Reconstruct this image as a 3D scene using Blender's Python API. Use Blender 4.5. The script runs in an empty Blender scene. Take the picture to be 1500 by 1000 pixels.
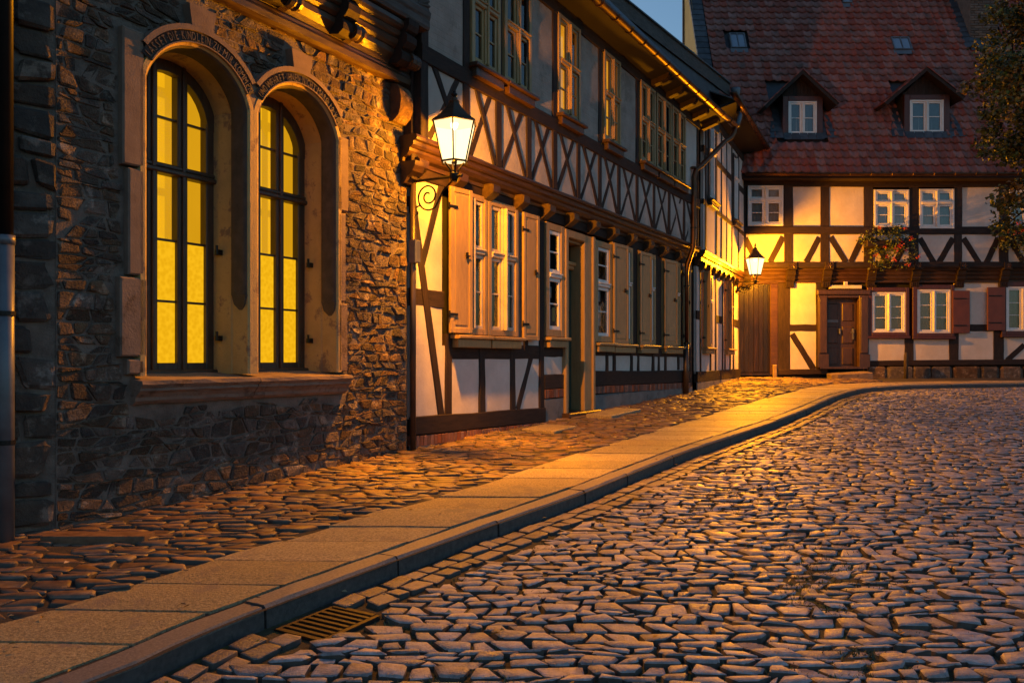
import bpy, bmesh, math, random
import numpy as np
from math import sin, cos, pi, radians, sqrt, atan2
from mathutils import Vector, Matrix, noise as mnoise

scene = bpy.context.scene
COL = scene.collection
random.seed(7)
R = random.uniform

# ------------------------------------------------------------------ camera
EYE = 1.41                                    # eye height above the world zero level
cam_d = bpy.data.cameras.new('camera')
cam = bpy.data.objects.new('camera', cam_d)
COL.objects.link(cam)
cam.location = (0, 0, EYE)
cam.rotation_euler = (radians(90), 0, 0)
cam_d.sensor_width = 36.0
cam_d.lens = 28.8
cam_d.shift_y = 26.0 / 1500.0
cam_d.clip_start = 0.05
cam_d.clip_end = 2000
scene.camera = cam

# ------------------------------------------------------------------ world, sun, exposure
SUN_EL, SUN_ROT = radians(4.0), radians(-52)
world = bpy.data.worlds.new("World")
scene.world = world
world.use_nodes = True
wn = world.node_tree
wn.nodes.clear()
w_out = wn.nodes.new('ShaderNodeOutputWorld')
w_bg = wn.nodes.new('ShaderNodeBackground')
w_sky = wn.nodes.new('ShaderNodeTexSky')
w_sky.sky_type = 'NISHITA'
w_sky.sun_disc = False
w_sky.sun_elevation = SUN_EL
w_sky.sun_rotation = SUN_ROT
w_sky.air_density = 1.0
w_sky.dust_density = 1.6
w_sky.ozone_density = 2.6
w_bg.inputs['Strength'].default_value = 0.15
wn.links.new(w_sky.outputs[0], w_bg.inputs['Color'])
wn.links.new(w_bg.outputs[0], w_out.inputs['Surface'])
sun_d = bpy.data.lights.new('sun', 'SUN')
sun_d.energy = 0.008
sun_d.angle = radians(15)
sun_d.color = (1.0, 0.80, 0.62)
sun = bpy.data.objects.new('sun', sun_d)
COL.objects.link(sun)
# the sun stands low behind the houses on the left
sv = Vector((sin(SUN_ROT) * cos(SUN_EL), cos(SUN_ROT) * cos(SUN_EL), sin(SUN_EL)))
sun.rotation_euler = (-sv).to_track_quat('-Z', 'Y').to_euler()
sun.location = sv * 60
scene.view_settings.view_transform = 'Standard'
scene.view_settings.look = 'None'
scene.view_settings.gamma = 1
scene.view_settings.use_curve_mapping = False
scene.view_settings.exposure = 1.2
scene.render.engine = 'CYCLES'
cy = scene.cycles
cy.use_denoising = True
cy.max_bounces = 6
cy.diffuse_bounces = 3
cy.glossy_bounces = 3
cy.transmission_bounces = 4
cy.transparent_max_bounces = 8
cy.sample_clamp_indirect = 4.0
cy.caustics_reflective = False
cy.caustics_refractive = False
cy.use_light_tree = True
LAMP_COL = (1.0, 0.33, 0.003)
LAMP_W = 1500.0

# ------------------------------------------------------------------ materials
def _ramp(nt, fac, stops):
    n = nt.nodes.new('ShaderNodeValToRGB')
    e = n.color_ramp.elements
    e[0].position, e[0].color = stops[0][0], (*stops[0][1], 1)
    e[1].position, e[1].color = stops[-1][0], (*stops[-1][1], 1)
    for p, c in stops[1:-1]:
        k = e.new(p); k.color = (*c, 1)
    nt.links.new(fac, n.inputs[0])
    return n.outputs[0]

def mat(name, c0, c1=None, scale=4.0, rough=0.7, bump=0.0, bscale=30.0, bdist=0.01, metal=0.0, spec=0.5,
        rand=0.0, stretch=None, brick=None, c2=None, patch=3.0, rvar=0.0, detail=6):
    m = bpy.data.materials.new(name)
    m.use_nodes = True
    nt = m.node_tree
    L = nt.links.new
    b = nt.nodes['Principled BSDF']
    b.inputs['Roughness'].default_value = rough
    b.inputs['Metallic'].default_value = metal
    b.inputs['Specular IOR Level'].default_value = spec
    tc = nt.nodes.new('ShaderNodeTexCoord')
    vec = tc.outputs['Object']
    if stretch:
        mp = nt.nodes.new('ShaderNodeMapping')
        mp.inputs['Scale'].default_value = stretch
        L(vec, mp.inputs[0]); vec = mp.outputs[0]
    nz = nt.nodes.new('ShaderNodeTexNoise')
    nz.inputs['Scale'].default_value = scale
    nz.inputs['Detail'].default_value = detail
    nz.inputs['Roughness'].default_value = 0.62
    L(vec, nz.inputs['Vector'])
    c1 = c1 or tuple(x * 0.7 for x in c0)
    col = _ramp(nt, nz.outputs['Fac'], [(0.33, c1), (0.67, c0)])
    if c2:
        n2 = nt.nodes.new('ShaderNodeTexNoise')
        n2.inputs['Scale'].default_value = patch
        n2.inputs['Detail'].default_value = 8
        n2.inputs['Roughness'].default_value = 0.7
        L(vec, n2.inputs['Vector'])
        mr = nt.nodes.new('ShaderNodeMapRange')
        mr.inputs[1].default_value, mr.inputs[2].default_value = 0.54, 0.62
        L(n2.outputs['Fac'], mr.inputs[0])
        mx = nt.nodes.new('ShaderNodeMix'); mx.data_type = 'RGBA'
        L(mr.outputs[0], mx.inputs['Factor']); L(col, mx.inputs['A'])
        mx.inputs['B'].default_value = (*c2, 1)
        col = mx.outputs['Result']
    if rand:
        oi = nt.nodes.new('ShaderNodeObjectInfo')
        ge = nt.nodes.new('ShaderNodeNewGeometry')
        ad = nt.nodes.new('ShaderNodeMath'); ad.operation = 'ADD'
        L(oi.outputs['Random'], ad.inputs[0]); L(ge.outputs['Random Per Island'], ad.inputs[1])
        fr = nt.nodes.new('ShaderNodeMath'); fr.operation = 'FRACT'; L(ad.outputs[0], fr.inputs[0])
        hs = nt.nodes.new('ShaderNodeHueSaturation')
        mr = nt.nodes.new('ShaderNodeMapRange')
        mr.inputs[3].default_value, mr.inputs[4].default_value = 1 - rand, 1 + rand
        L(fr.outputs[0], mr.inputs[0]); L(mr.outputs[0], hs.inputs['Value'])
        f2 = nt.nodes.new('ShaderNodeMath'); f2.operation = 'MULTIPLY'; f2.inputs[1].default_value = 7.31
        L(fr.outputs[0], f2.inputs[0])
        f3 = nt.nodes.new('ShaderNodeMath'); f3.operation = 'FRACT'; L(f2.outputs[0], f3.inputs[0])
        m2 = nt.nodes.new('ShaderNodeMapRange')
        m2.inputs[3].default_value, m2.inputs[4].default_value = 1 - rand * 0.8, 1 + rand * 0.8
        L(f3.outputs[0], m2.inputs[0]); L(m2.outputs[0], hs.inputs['Saturation'])
        L(col, hs.inputs['Color']); col = hs.outputs[0]
    L(col, b.inputs['Base Color'])
    if rvar:
        mr = nt.nodes.new('ShaderNodeMapRange')
        mr.inputs[1].default_value, mr.inputs[2].default_value = 0.35, 0.65
        mr.inputs[3].default_value, mr.inputs[4].default_value = rough - rvar, rough + rvar
        L(nz.outputs['Fac'], mr.inputs[0]); L(mr.outputs[0], b.inputs['Roughness'])
    if bump:
        bz = nt.nodes.new('ShaderNodeTexNoise')
        bz.inputs['Scale'].default_value = bscale
        bz.inputs['Detail'].default_value = 5
        bz.inputs['Roughness'].default_value = 0.65
        L(vec, bz.inputs['Vector'])
        h = bz.outputs['Fac']
        if brick:
            sx = nt.nodes.new('ShaderNodeSeparateXYZ'); L(tc.outputs['Object'], sx.inputs[0])
            cx = nt.nodes.new('ShaderNodeCombineXYZ')
            L(sx.outputs[0], cx.inputs[0]); L(sx.outputs[2], cx.inputs[1])
            bt = nt.nodes.new('ShaderNodeTexBrick')
            bt.inputs['Scale'].default_value = 1
            bt.inputs['Brick Width'].default_value, bt.inputs['Row Height'].default_value = brick
            bt.inputs['Mortar Size'].default_value = 0.006
            bt.inputs['Mortar Smooth'].default_value = 0.6
            L(cx.outputs[0], bt.inputs['Vector'])
            ma = nt.nodes.new('ShaderNodeMath'); ma.operation = 'MULTIPLY_ADD'
            L(bt.outputs['Fac'], ma.inputs[0]); ma.inputs[1].default_value = -0.7; L(h, ma.inputs[2])
            h = ma.outputs[0]
        bp = nt.nodes.new('ShaderNodeBump')
        bp.inputs['Strength'].default_value = bump
        bp.inputs['Distance'].default_value = bdist
        L(h, bp.inputs['Height']); L(bp.outputs[0], b.inputs['Normal'])
    return m

def emit_mat(name, c, strength=1.0, c1=None, scale=60.0, kind='noise', mixt=0.0):
    m = bpy.data.materials.new(name); m.use_nodes = True
    nt = m.node_tree; nt.nodes.clear(); L = nt.links.new
    o = nt.nodes.new('ShaderNodeOutputMaterial')
    e = nt.nodes.new('ShaderNodeEmission'); e.inputs[1].default_value = strength
    e.inputs[0].default_value = (*c, 1)
    if c1:
        tc = nt.nodes.new('ShaderNodeTexCoord')
        if kind == 'noise':
            t = nt.nodes.new('ShaderNodeTexNoise'); t.inputs['Scale'].default_value = scale; t.inputs['Detail'].default_value = 2
            fac = t.outputs['Fac']
        else:
            t = nt.nodes.new('ShaderNodeTexVoronoi'); t.feature = 'SMOOTH_F1'; t.inputs['Scale'].default_value = scale
            fac = t.outputs['Distance']
        L(tc.outputs['Object'], t.inputs['Vector'])
        L(_ramp(nt, fac, [(0.25, c), (0.62, c1)]), e.inputs[0])
    if mixt:
        tr = nt.nodes.new('ShaderNodeBsdfTransparent')
        mx = nt.nodes.new('ShaderNodeMixShader'); mx.inputs[0].default_value = 1 - mixt
        L(tr.outputs[0], mx.inputs[1]); L(e.outputs[0], mx.inputs[2]); L(mx.outputs[0], o.inputs[0])
    else:
        L(e.outputs[0], o.inputs[0])
    return m

def glass_mat(name, tint=(1, 1, 1), refl=0.10, rough=0.02, bump=0.0):
    """window glass: see-through, with a mirror share that grows at grazing angles"""
    m = bpy.data.materials.new(name); m.use_nodes = True
    nt = m.node_tree; nt.nodes.clear(); L = nt.links.new
    o = nt.nodes.new('ShaderNodeOutputMaterial')
    tr = nt.nodes.new('ShaderNodeBsdfTransparent'); tr.inputs[0].default_value = (*tint, 1)
    gl = nt.nodes.new('ShaderNodeBsdfGlossy'); gl.inputs['Roughness'].default_value = rough
    fr = nt.nodes.new('ShaderNodeFresnel'); fr.inputs[0].default_value = 1.5
    ad = nt.nodes.new('ShaderNodeMath'); ad.operation = 'ADD'; ad.use_clamp = True; ad.inputs[1].default_value = refl - 0.04
    L(fr.outputs[0], ad.inputs[0])
    if bump:
        tc = nt.nodes.new('ShaderNodeTexCoord')
        nz = nt.nodes.new('ShaderNodeTexNoise'); nz.inputs['Scale'].default_value = 5
        bp = nt.nodes.new('ShaderNodeBump'); bp.inputs['Strength'].default_value = bump; bp.inputs['Distance'].default_value = 0.02
        L(tc.outputs['Object'], nz.inputs['Vector']); L(nz.outputs['Fac'], bp.inputs['Height']); L(bp.outputs[0], gl.inputs['Normal'])
    mx = nt.nodes.new('ShaderNodeMixShader')
    L(ad.outputs[0], mx.inputs[0]); L(tr.outputs[0], mx.inputs[1]); L(gl.outputs[0], mx.inputs[2]); L(mx.outputs[0], o.inputs[0])
    return m

M = {}
M['rubble'] = mat('rubble_stone', (0.145, 0.094, 0.064), (0.056, 0.037, 0.026), 10, 0.88, 1.0, 55, 0.035, rand=0.5, c2=(0.25, 0.19, 0.145), patch=6)
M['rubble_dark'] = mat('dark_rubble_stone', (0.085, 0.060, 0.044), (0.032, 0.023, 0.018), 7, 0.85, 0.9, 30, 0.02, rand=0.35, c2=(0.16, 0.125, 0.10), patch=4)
M['mortar'] = mat('lime_mortar', (0.19, 0.147, 0.118), (0.085, 0.065, 0.052), 6, 0.95, 0.9, 60, 0.012)
M['sandstone'] = mat('sandstone', (0.21, 0.145, 0.105), (0.15, 0.10, 0.072), 7, 0.85, 0.5, 70, 0.006, rand=0.10)
M['sandstone_worn'] = mat('weathered_sandstone', (0.22, 0.155, 0.115), (0.15, 0.105, 0.078), 6, 0.9, 0.6, 60, 0.008, c2=(0.10, 0.065, 0.045), patch=9)
M['hollow'] = mat('grey_stone_moulding', (0.085, 0.068, 0.056), (0.05, 0.04, 0.034), 9, 0.85, 0.4, 60, 0.006)
M['reveal'] = mat('glow_tinted_reveal_stone', (0.50, 0.34, 0.13), (0.38, 0.26, 0.10), 5, 0.85, 0.5, 60, 0.008, c2=(0.22, 0.14, 0.08), patch=5)  # yellow glow of the windows put into the stone colour
M['room_side'] = emit_mat('glowing_room_side', (0.66, 0.325, 0.006), 0.42, (0.72, 0.355, 0.008), 1.5)
M['letter'] = mat('cut_letter', (0.14, 0.102, 0.075), (0.095, 0.07, 0.053), 14, 0.85)
M['band'] = mat('dark_inscription_band', (0.045, 0.034, 0.028), (0.025, 0.02, 0.017), 12, 0.9, 0.4, 60, 0.004)
M['plaster'] = mat('white_plaster', (0.62, 0.555, 0.50), (0.50, 0.44, 0.39), 2.6, 0.92, 0.35, 22, 0.012, c2=(0.55, 0.475, 0.41), patch=2.2)
M['plaster_grey'] = mat('painted_brick_infill', (0.36, 0.295, 0.25), (0.26, 0.21, 0.18), 4, 0.9, 0.6, 30, 0.010, brick=(0.24, 0.072), c2=(0.22, 0.18, 0.15), patch=3)
M['plaster_dim'] = mat('aged_grey_plaster', (0.47, 0.40, 0.35), (0.36, 0.305, 0.265), 3, 0.92, 0.4, 24, 0.012, c2=(0.33, 0.275, 0.235), patch=2.6)
M['timber'] = mat('dark_timber', (0.036, 0.021, 0.015), (0.015, 0.009, 0.007), 5, 0.75, 0.6, 26, 0.006, rand=0.22, stretch=(6, 6, 1), spec=0.3)
M['timber_h'] = mat('dark_timber_rail', (0.036, 0.021, 0.015), (0.015, 0.009, 0.007), 5, 0.75, 0.6, 26, 0.006, rand=0.22, stretch=(1, 6, 6), spec=0.3)
M['timber_grey'] = mat('weathered_timber', (0.105, 0.085, 0.075), (0.045, 0.036, 0.032), 5, 0.8, 0.7, 30, 0.006, rand=0.15, stretch=(1, 6, 6))
M['timber_oil'] = mat('oiled_timber', (0.068, 0.034, 0.017), (0.034, 0.017, 0.009), 4, 0.42, 0.4, 24, 0.005, rand=0.12, stretch=(1, 5, 5), rvar=0.08)
M['ochre'] = mat('ochre_brown_paint', (0.36, 0.235, 0.10), (0.27, 0.175, 0.075), 5, 0.5, 0.3, 40, 0.003, rand=0.08, stretch=(5, 5, 1))
M['white_paint'] = mat('white_paint', (0.74, 0.72, 0.69), (0.64, 0.62, 0.59), 6, 0.5, 0.15, 50, 0.002)
M['cream'] = mat('cream_sash_paint', (0.56, 0.47, 0.36), (0.44, 0.36, 0.27), 6, 0.5, 0.2, 50, 0.002)
M['red_paint'] = mat('oxblood_paint', (0.085, 0.024, 0.016), (0.055, 0.016, 0.012), 5, 0.55, 0.3, 40, 0.003, stretch=(5, 5, 1))
M['shutter_red'] = mat('red_brown_shutter', (0.15, 0.042, 0.020), (0.11, 0.030, 0.016), 5, 0.6, 0.2, 40, 0.003)
M['green_door'] = mat('dark_green_paint', (0.028, 0.062, 0.045), (0.018, 0.042, 0.032), 5, 0.45, 0.2, 40, 0.003, stretch=(5, 5, 1))
M['door_brown'] = mat('dark_brown_door', (0.068, 0.034, 0.022), (0.035, 0.018, 0.012), 5, 0.5, 0.4, 30, 0.004, stretch=(6, 6, 1))
M['gate'] = mat('old_gate_board', (0.012, 0.006, 0.004), (0.004, 0.0025, 0.002), 6, 0.34, 0.9, 26, 0.006, rand=0.25, stretch=(7, 7, 0.7), c2=(0.020, 0.011, 0.007), patch=2.5)
M['iron'] = mat('black_iron', (0.018, 0.016, 0.015), (0.010, 0.009, 0.008), 12, 0.45, 0.2, 60, 0.002, metal=0.6)
M['zinc'] = mat('zinc_sheet', (0.15, 0.155, 0.17), (0.095, 0.098, 0.108), 5, 0.45, 0.15, 25, 0.003, metal=0.25, rvar=0.1)
M['copper'] = mat('aged_copper', (0.13, 0.066, 0.036), (0.07, 0.036, 0.02), 5, 0.42, 0.2, 20, 0.003, metal=0.9, rvar=0.08)
M['dark_pipe'] = mat('dark_pipe_paint', (0.10, 0.07, 0.05), (0.06, 0.045, 0.035), 5, 0.42, 0.2, 25, 0.003, metal=0.5)
M['slate'] = mat('roof_slate', (0.060, 0.062, 0.072), (0.030, 0.031, 0.037), 6, 0.55, 0.4, 30, 0.004, rand=0.3)
M['tile'] = mat('clay_pantile', (0.275, 0.088, 0.068), (0.185, 0.062, 0.052), 9, 0.72, 0.4, 40, 0.005, rand=0.26, c2=(0.13, 0.060, 0.050), patch=3.5)
M['brick'] = mat('clay_brick', (0.23, 0.095, 0.058), (0.14, 0.06, 0.04), 14, 0.85, 0.5, 60, 0.004, rand=0.3)
M['render'] = mat('grey_plinth_render', (0.22, 0.20, 0.185), (0.13, 0.118, 0.108), 3, 0.9, 0.6, 30, 0.01, c2=(0.10, 0.09, 0.08), patch=2.4)
M['yellow_wall'] = mat('yellow_render', (0.42, 0.33, 0.15), (0.35, 0.27, 0.12), 2, 0.9, 0.3, 30, 0.006)
M['cobble'] = mat('cobblestone', (0.40, 0.355, 0.360), (0.19, 0.165, 0.168), 24, 0.44, 0.9, 75, 0.012, rand=0.34, rvar=0.10, spec=0.55)
M['cobble_side'] = mat('soiled_shaded_stone_side', (0.085, 0.070, 0.056), (0.042, 0.034, 0.026), 12, 0.9)  # soil plus the shade of the narrow joints, put into the colour
M['iron_roof'] = mat('glow_tinted_lantern_roof', (0.060, 0.042, 0.022), (0.04, 0.028, 0.015), 12, 0.5, metal=0.3)  # brown tint stands in for the lamp's amber glow on the roof
M['sett'] = mat('granite_sett', (0.23, 0.185, 0.165), (0.11, 0.09, 0.082), 24, 0.46, 0.8, 75, 0.010, rand=0.3, rvar=0.1, spec=0.55)
M['pave_cobble'] = mat('pavement_cobble', (0.19, 0.118, 0.078), (0.095, 0.058, 0.040), 14, 0.55, 0.6, 50, 0.006, rand=0.3, rvar=0.1)
M['slab'] = mat('granite_slab', (0.48, 0.38, 0.23), (0.16, 0.12, 0.070), 60, 0.50, 1.0, 95, 0.016, rand=0.20, c2=(0.23, 0.18, 0.14), patch=4.5)
M['kerb_face'] = mat('dark_kerb_face', (0.085, 0.073, 0.068), (0.04, 0.035, 0.034), 30, 0.7, 0.6, 90, 0.004, rand=0.1)  # darker stone colour for the upright kerb faces
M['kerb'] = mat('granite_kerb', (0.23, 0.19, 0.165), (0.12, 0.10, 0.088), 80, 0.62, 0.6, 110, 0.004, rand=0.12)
M['moss_bed'] = mat('mossy_joint_soil', (0.090, 0.068, 0.024), (0.035, 0.026, 0.012), 7, 0.95, 0.8, 60, 0.02, c2=(0.105, 0.095, 0.020), patch=1.6)
M['soil_bed'] = mat('gritty_joint_soil', (0.055, 0.042, 0.030), (0.028, 0.021, 0.016), 6, 0.95, 0.8, 60, 0.02)
M['earth'] = mat('earth', (0.07, 0.06, 0.045), (0.045, 0.038, 0.03), 2, 0.95)
M['grass'] = mat('grass_blade', (0.13, 0.115, 0.035), (0.085, 0.070, 0.022), 3, 0.8, rand=0.3)
M['dry_leaf'] = mat('fallen_leaf', (0.42, 0.26, 0.09), (0.26, 0.13, 0.05), 5, 0.7, rand=0.4)
M['leaf'] = mat('tree_leaf', (0.075, 0.10, 0.030), (0.035, 0.05, 0.016), 3, 0.6, rand=0.5, c2=(0.15, 0.085, 0.025), patch=1.1)
M['plant'] = mat('geranium_leaf', (0.085, 0.11, 0.035), (0.045, 0.06, 0.02), 6, 0.6, rand=0.4)
M['flower'] = mat('red_petal', (0.42, 0.025, 0.022), (0.28, 0.015, 0.015), 9, 0.6, rand=0.3)
M['bark'] = mat('bark', (0.07, 0.052, 0.04), (0.035, 0.026, 0.02), 6, 0.9, 0.9, 25, 0.02, stretch=(4, 4, 1))
M['dark_room'] = mat('dark_interior', (0.020, 0.017, 0.015), (0.014, 0.012, 0.011), 3, 0.9)
M['curtain'] = mat('net_curtain', (0.55, 0.52, 0.49), (0.40, 0.38, 0.36), 40, 0.9)
M['inner_frame'] = mat('inner_casement_paint', (0.62, 0.50, 0.30), (0.5, 0.40, 0.24), 5, 0.6)
M['card'] = mat('yellow_card', (0.55, 0.42, 0.03), (0.5, 0.38, 0.03), 9, 0.6)
M['paper'] = mat('paper', (0.62, 0.60, 0.57), (0.52, 0.50, 0.48), 30, 0.8)
M['glass'] = glass_mat('window_glass', (0.82, 0.79, 0.79), 0.09, 0.02, 0.08)
M['lit_glass'] = glass_mat('lit_window_glass', (1, 0.97, 0.9), 0.005, 0.02)
M['room_lit'] = emit_mat('lit_room_wall', (0.84, 0.43, 0.008), 0.52, (0.74, 0.37, 0.006), 0.9)
M['cathedral'] = emit_mat('lit_textured_glass', (0.86, 0.43, 0.006), 0.43, (0.98, 0.51, 0.010), 30, 'voronoi')
M['dim_room'] = emit_mat('dim_lit_room', (0.80, 0.36, 0.012), 0.62, (0.55, 0.22, 0.010), 3.0)
M['lamp_glass'] = emit_mat('lamp_glass', (1.0, 0.76, 0.36), 1.3, None, mixt=0.45)
M['bulb'] = emit_mat('lamp_bulb', (1.0, 0.75, 0.40), 6.0)

# ------------------------------------------------------------------ helpers
class MB:
    """collects faces for ONE mesh object"""
    def __init__(s): s.v = []; s.f = []
    def add(s, vs, fs):
        o = len(s.v); s.v.extend([tuple(p) for p in vs]); s.f.extend([tuple(i + o for i in f) for f in fs])
    def box(s, x0, x1, y0, y1, z0, z1, c=0.0):
        if x0 > x1: x0, x1 = x1, x0
        if y0 > y1: y0, y1 = y1, y0
        if z0 > z1: z0, z1 = z1, z0
        if c <= 0:
            s.add([(x0, y0, z0), (x1, y0, z0), (x1, y1, z0), (x0, y1, z0), (x0, y0, z1), (x1, y0, z1), (x1, y1, z1), (x0, y1, z1)],
                  [(0, 3, 2, 1), (4, 5, 6, 7), (0, 1, 5, 4), (1, 2, 6, 5), (2, 3, 7, 6), (3, 0, 4, 7)])
        else:                                   # front (-y) edges chamfered
            s.add([(x0, y1, z0), (x1, y1, z0), (x1, y1, z1), (x0, y1, z1),
                   (x0, y0 + c, z0), (x1, y0 + c, z0), (x1, y0 + c, z1), (x0, y0 + c, z1),
                   (x0 + c, y0, z0 + c), (x1 - c, y0, z0 + c), (x1 - c, y0, z1 - c), (x0 + c, y0, z1 - c)],
                  [(0, 1, 2, 3), (4, 5, 1, 0), (5, 6, 2, 1), (6, 7, 3, 2), (7, 4, 0, 3),
                   (8, 9, 5, 4), (9, 10, 6, 5), (10, 11, 7, 6), (11, 8, 4, 7), (8, 11, 10, 9)])
    def tube(s, pts, r, n=8, cap=True, closed=False):
        pts = [Vector(p) for p in pts]; rs = r if isinstance(r, (list, tuple)) else [r] * len(pts)
        base = len(s.v); up = None
        N = len(pts)
        for i, p in enumerate(pts):
            a = pts[max(i - 1, 0)]; b = pts[min(i + 1, N - 1)]
            d = (b - a).normalized()
            if up is None: up = Vector((0, 0, 1)) if abs(d.z) < 0.9 else Vector((1, 0, 0))
            e1 = d.cross(up); e1.normalize(); e2 = e1.cross(d); up = e2
            for k in range(n):
                q = 2 * pi * k / n
                s.v.append(tuple(p + (e1 * cos(q) + e2 * sin(q)) * rs[i]))
        for i in range(N - 1):
            for k in range(n):
                k2 = (k + 1) % n
                s.f.append((base + i * n + k, base + i * n + k2, base + (i + 1) * n + k2, base + (i + 1) * n + k))
        if cap:
            s.f.append(tuple(base + k for k in range(n))[::-1]); s.f.append(tuple(base + (N - 1) * n + k for k in range(n)))
    def lathe(s, c, prof, n=12, rot=0.0, squash=None):
        base = len(s.v)
        for r, z in prof:
            for k in range(n):
                q = 2 * pi * k / n + rot
                s.v.append((c[0] + r * cos(q), c[1] + r * sin(q), c[2] + z))
        for i in range(len(prof) - 1):
            for k in range(n):
                k2 = (k + 1) % n
                s.f.append((base + i * n + k, base + i * n + k2, base + (i + 1) * n + k2, base + (i + 1) * n + k))
        s.f.append(tuple(base + k for k in range(n))[::-1]); s.f.append(tuple(base + (len(prof) - 1) * n + k for k in range(n)))
    def prof(s, pts, t0, t1, n=1, jit=0.0):
        """extrude a profile of (o, z) pairs (o = towards the street) along the wall"""
        base = len(s.v); m = len(pts)
        for i in range(n + 1):
            t = t0 + (t1 - t0) * i / n
            for o, z in pts:
                s.v.append((t, -o + R(-jit, jit), z + R(-jit, jit)))
        for i in range(n):
            for k in range(m):
                k2 = (k + 1) % m
                s.f.append((base + i * m + k, base + i * m + k2, base + (i + 1) * m + k2, base + (i + 1) * m + k))
        s.f.append(tuple(base + k for k in range(m))[::-1]); s.f.append(tuple(base + n * m + k for k in range(m)))
    def beam(s, p0, p1, w, y0, y1, n=5, jit=0.006, c=0.008, w1=None):
        """hewn timber lying in the wall plane from p0 to p1 (t, z)"""
        w1 = w1 or w
        a = Vector((p1[0] - p0[0], p1[1] - p0[1])); L = a.length; a /= L; b = Vector((-a.y, a.x))
        base = len(s.v); yj = R(-0.003, 0.003)
        for i in range(n + 1):
            q = i / n; ww = w + (w1 - w) * q
            cpt = Vector(p0) + a * L * q
            l = -ww / 2 + R(-jit, jit); r = ww / 2 + R(-jit, jit)
            for off, y in ((l, y1), (l, y0 + c), (l + c, y0 + yj), (r - c, y0 + yj), (r, y0 + c), (r, y1)):
                q2 = cpt + b * off
                s.v.append((q2.x, y, q2.y))
        for i in range(n):
            for k in range(6):
                k2 = (k + 1) % 6
                s.f.append((base + i * 6 + k, base + (i + 1) * 6 + k, base + (i + 1) * 6 + k2, base + i * 6 + k2))
        s.f.append(tuple(base + k for k in range(6))); s.f.append(tuple(base + n * 6 + k for k in range(6))[::-1])
    def panel(s, t0, t1, z0, z1, y, amp=0.006, n=5, back=0.06):
        """plaster infill: slightly bulging, uneven face with thickness"""
        base = len(s.v); ph = R(0, 99)
        for j in range(n + 1):
            for i in range(n + 1):
                a, b = i / n, j / n
                bulge = 16 * a * (1 - a) * b * (1 - b) * 0.006
                nn = mnoise.noise(Vector((a * 2 + ph, b * 2, 0))) * amp
                s.v.append((t0 + (t1 - t0) * a, y - bulge + nn, z0 + (z1 - z0) * b))
        for j in range(n):
            for i in range(n):
                k = base + j * (n + 1) + i
                s.f.append((k, k + 1, k + n + 2, k + n + 1))
        s.box(t0, t1, y + 0.014, y + back, z0, z1)
    def xform(s, M4, start=0):
        for i in range(start, len(s.v)): s.v[i] = tuple(M4 @ Vector(s.v[i]))
    def build(s, name, m, parent=None, smooth=False, label=None, kind=None, fixn=True, m2=None, sel2=None):
        me = bpy.data.meshes.new(name)
        me.from_pydata(s.v, [], s.f)
        if fixn and len(s.f) < 60000:
            bm = bmesh.new(); bm.from_mesh(me); bmesh.ops.recalc_face_normals(bm, faces=bm.faces); bm.to_mesh(me); bm.free()
        if smooth: me.polygons.foreach_set('use_smooth', [True] * len(me.polygons))
        me.materials.append(m)
        if m2:
            me.materials.append(m2)
            for p in me.polygons:
                if sel2(p): p.material_index = 1
        o = bpy.data.objects.new(name, me)
        COL.objects.link(o)
        if parent is not None: o.parent = parent
        if label: o['label'] = label
        if kind: o['kind'] = kind
        return o

def tag(o, label, cat=None, group=None, kind=None):
    if label: o['label'] = label
    if cat: o['category'] = cat
    if group: o['group'] = group
    if kind: o['kind'] = kind
    return o

def thing(name, label, cat, loc=(0, 0, 0), rz=0.0, group=None):
    o = bpy.data.objects.new(name, None); COL.objects.link(o)
    o.empty_display_size = 0.3
    o.location = loc; o.rotation_euler = (0, 0, rz)
    return tag(o, label, cat, group)

class Frame:
    """a wall line on the plan: local x along the wall, local -y towards the street, local z from eye level"""
    def __init__(s, p, u): s.p = p; l = sqrt(u[0]**2 + u[1]**2); s.u = (u[0] / l, u[1] / l); s.n = (s.u[1], -s.u[0])
    def rz(s): return atan2(s.u[1], s.u[0])
    def loc(s): return (s.p[0], s.p[1], EYE)
    def plan(s, t, o=0.0): return (s.p[0] + t * s.u[0] + o * s.n[0], s.p[1] + t * s.u[1] + o * s.n[1])
    def pw(s, px, py, o=0.0):
        """survey: photo pixel on the wall plane (o metres in front of it) to metres along / above eye level"""
        a = (px - 750.) / 1200.; X = s.p[0] + o * s.n[0]; Y = s.p[1] + o * s.n[1]
        t = (a * Y - X) / (s.u[0] - a * s.u[1]); y = Y + t * s.u[1]
        return t, (526. - py) * y / 1200.
    def T(s, px, o=0.0): return s.pw(px, 500, o)[0]
FA = Frame((-1.125, 9.0), (0.4985, 0.8669))      # stone house and long half-timbered house
FS = Frame((-3.093, 5.581), (0.80, 0.60))        # return of the stone house, turned away from the lamp
FD = Frame((4.034, 17.97), (0.426, 0.905))       # narrow house by the gate
FF = Frame((6.35, 23.0), (1, 0))                 # house that closes the street

GY = [-6, 0, 3, 5.58, 9, 12.6, 17.7, 23, 30, 60]
GZ = [-1.50, -1.41, -1.28, -1.158, -0.99, -0.86, -0.70, -0.50, -0.3, 0.2]
def g(y): return EYE + float(np.interp(y, GY, GZ))      # pavement surface
KH = 0.098                                               # kerb height

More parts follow.
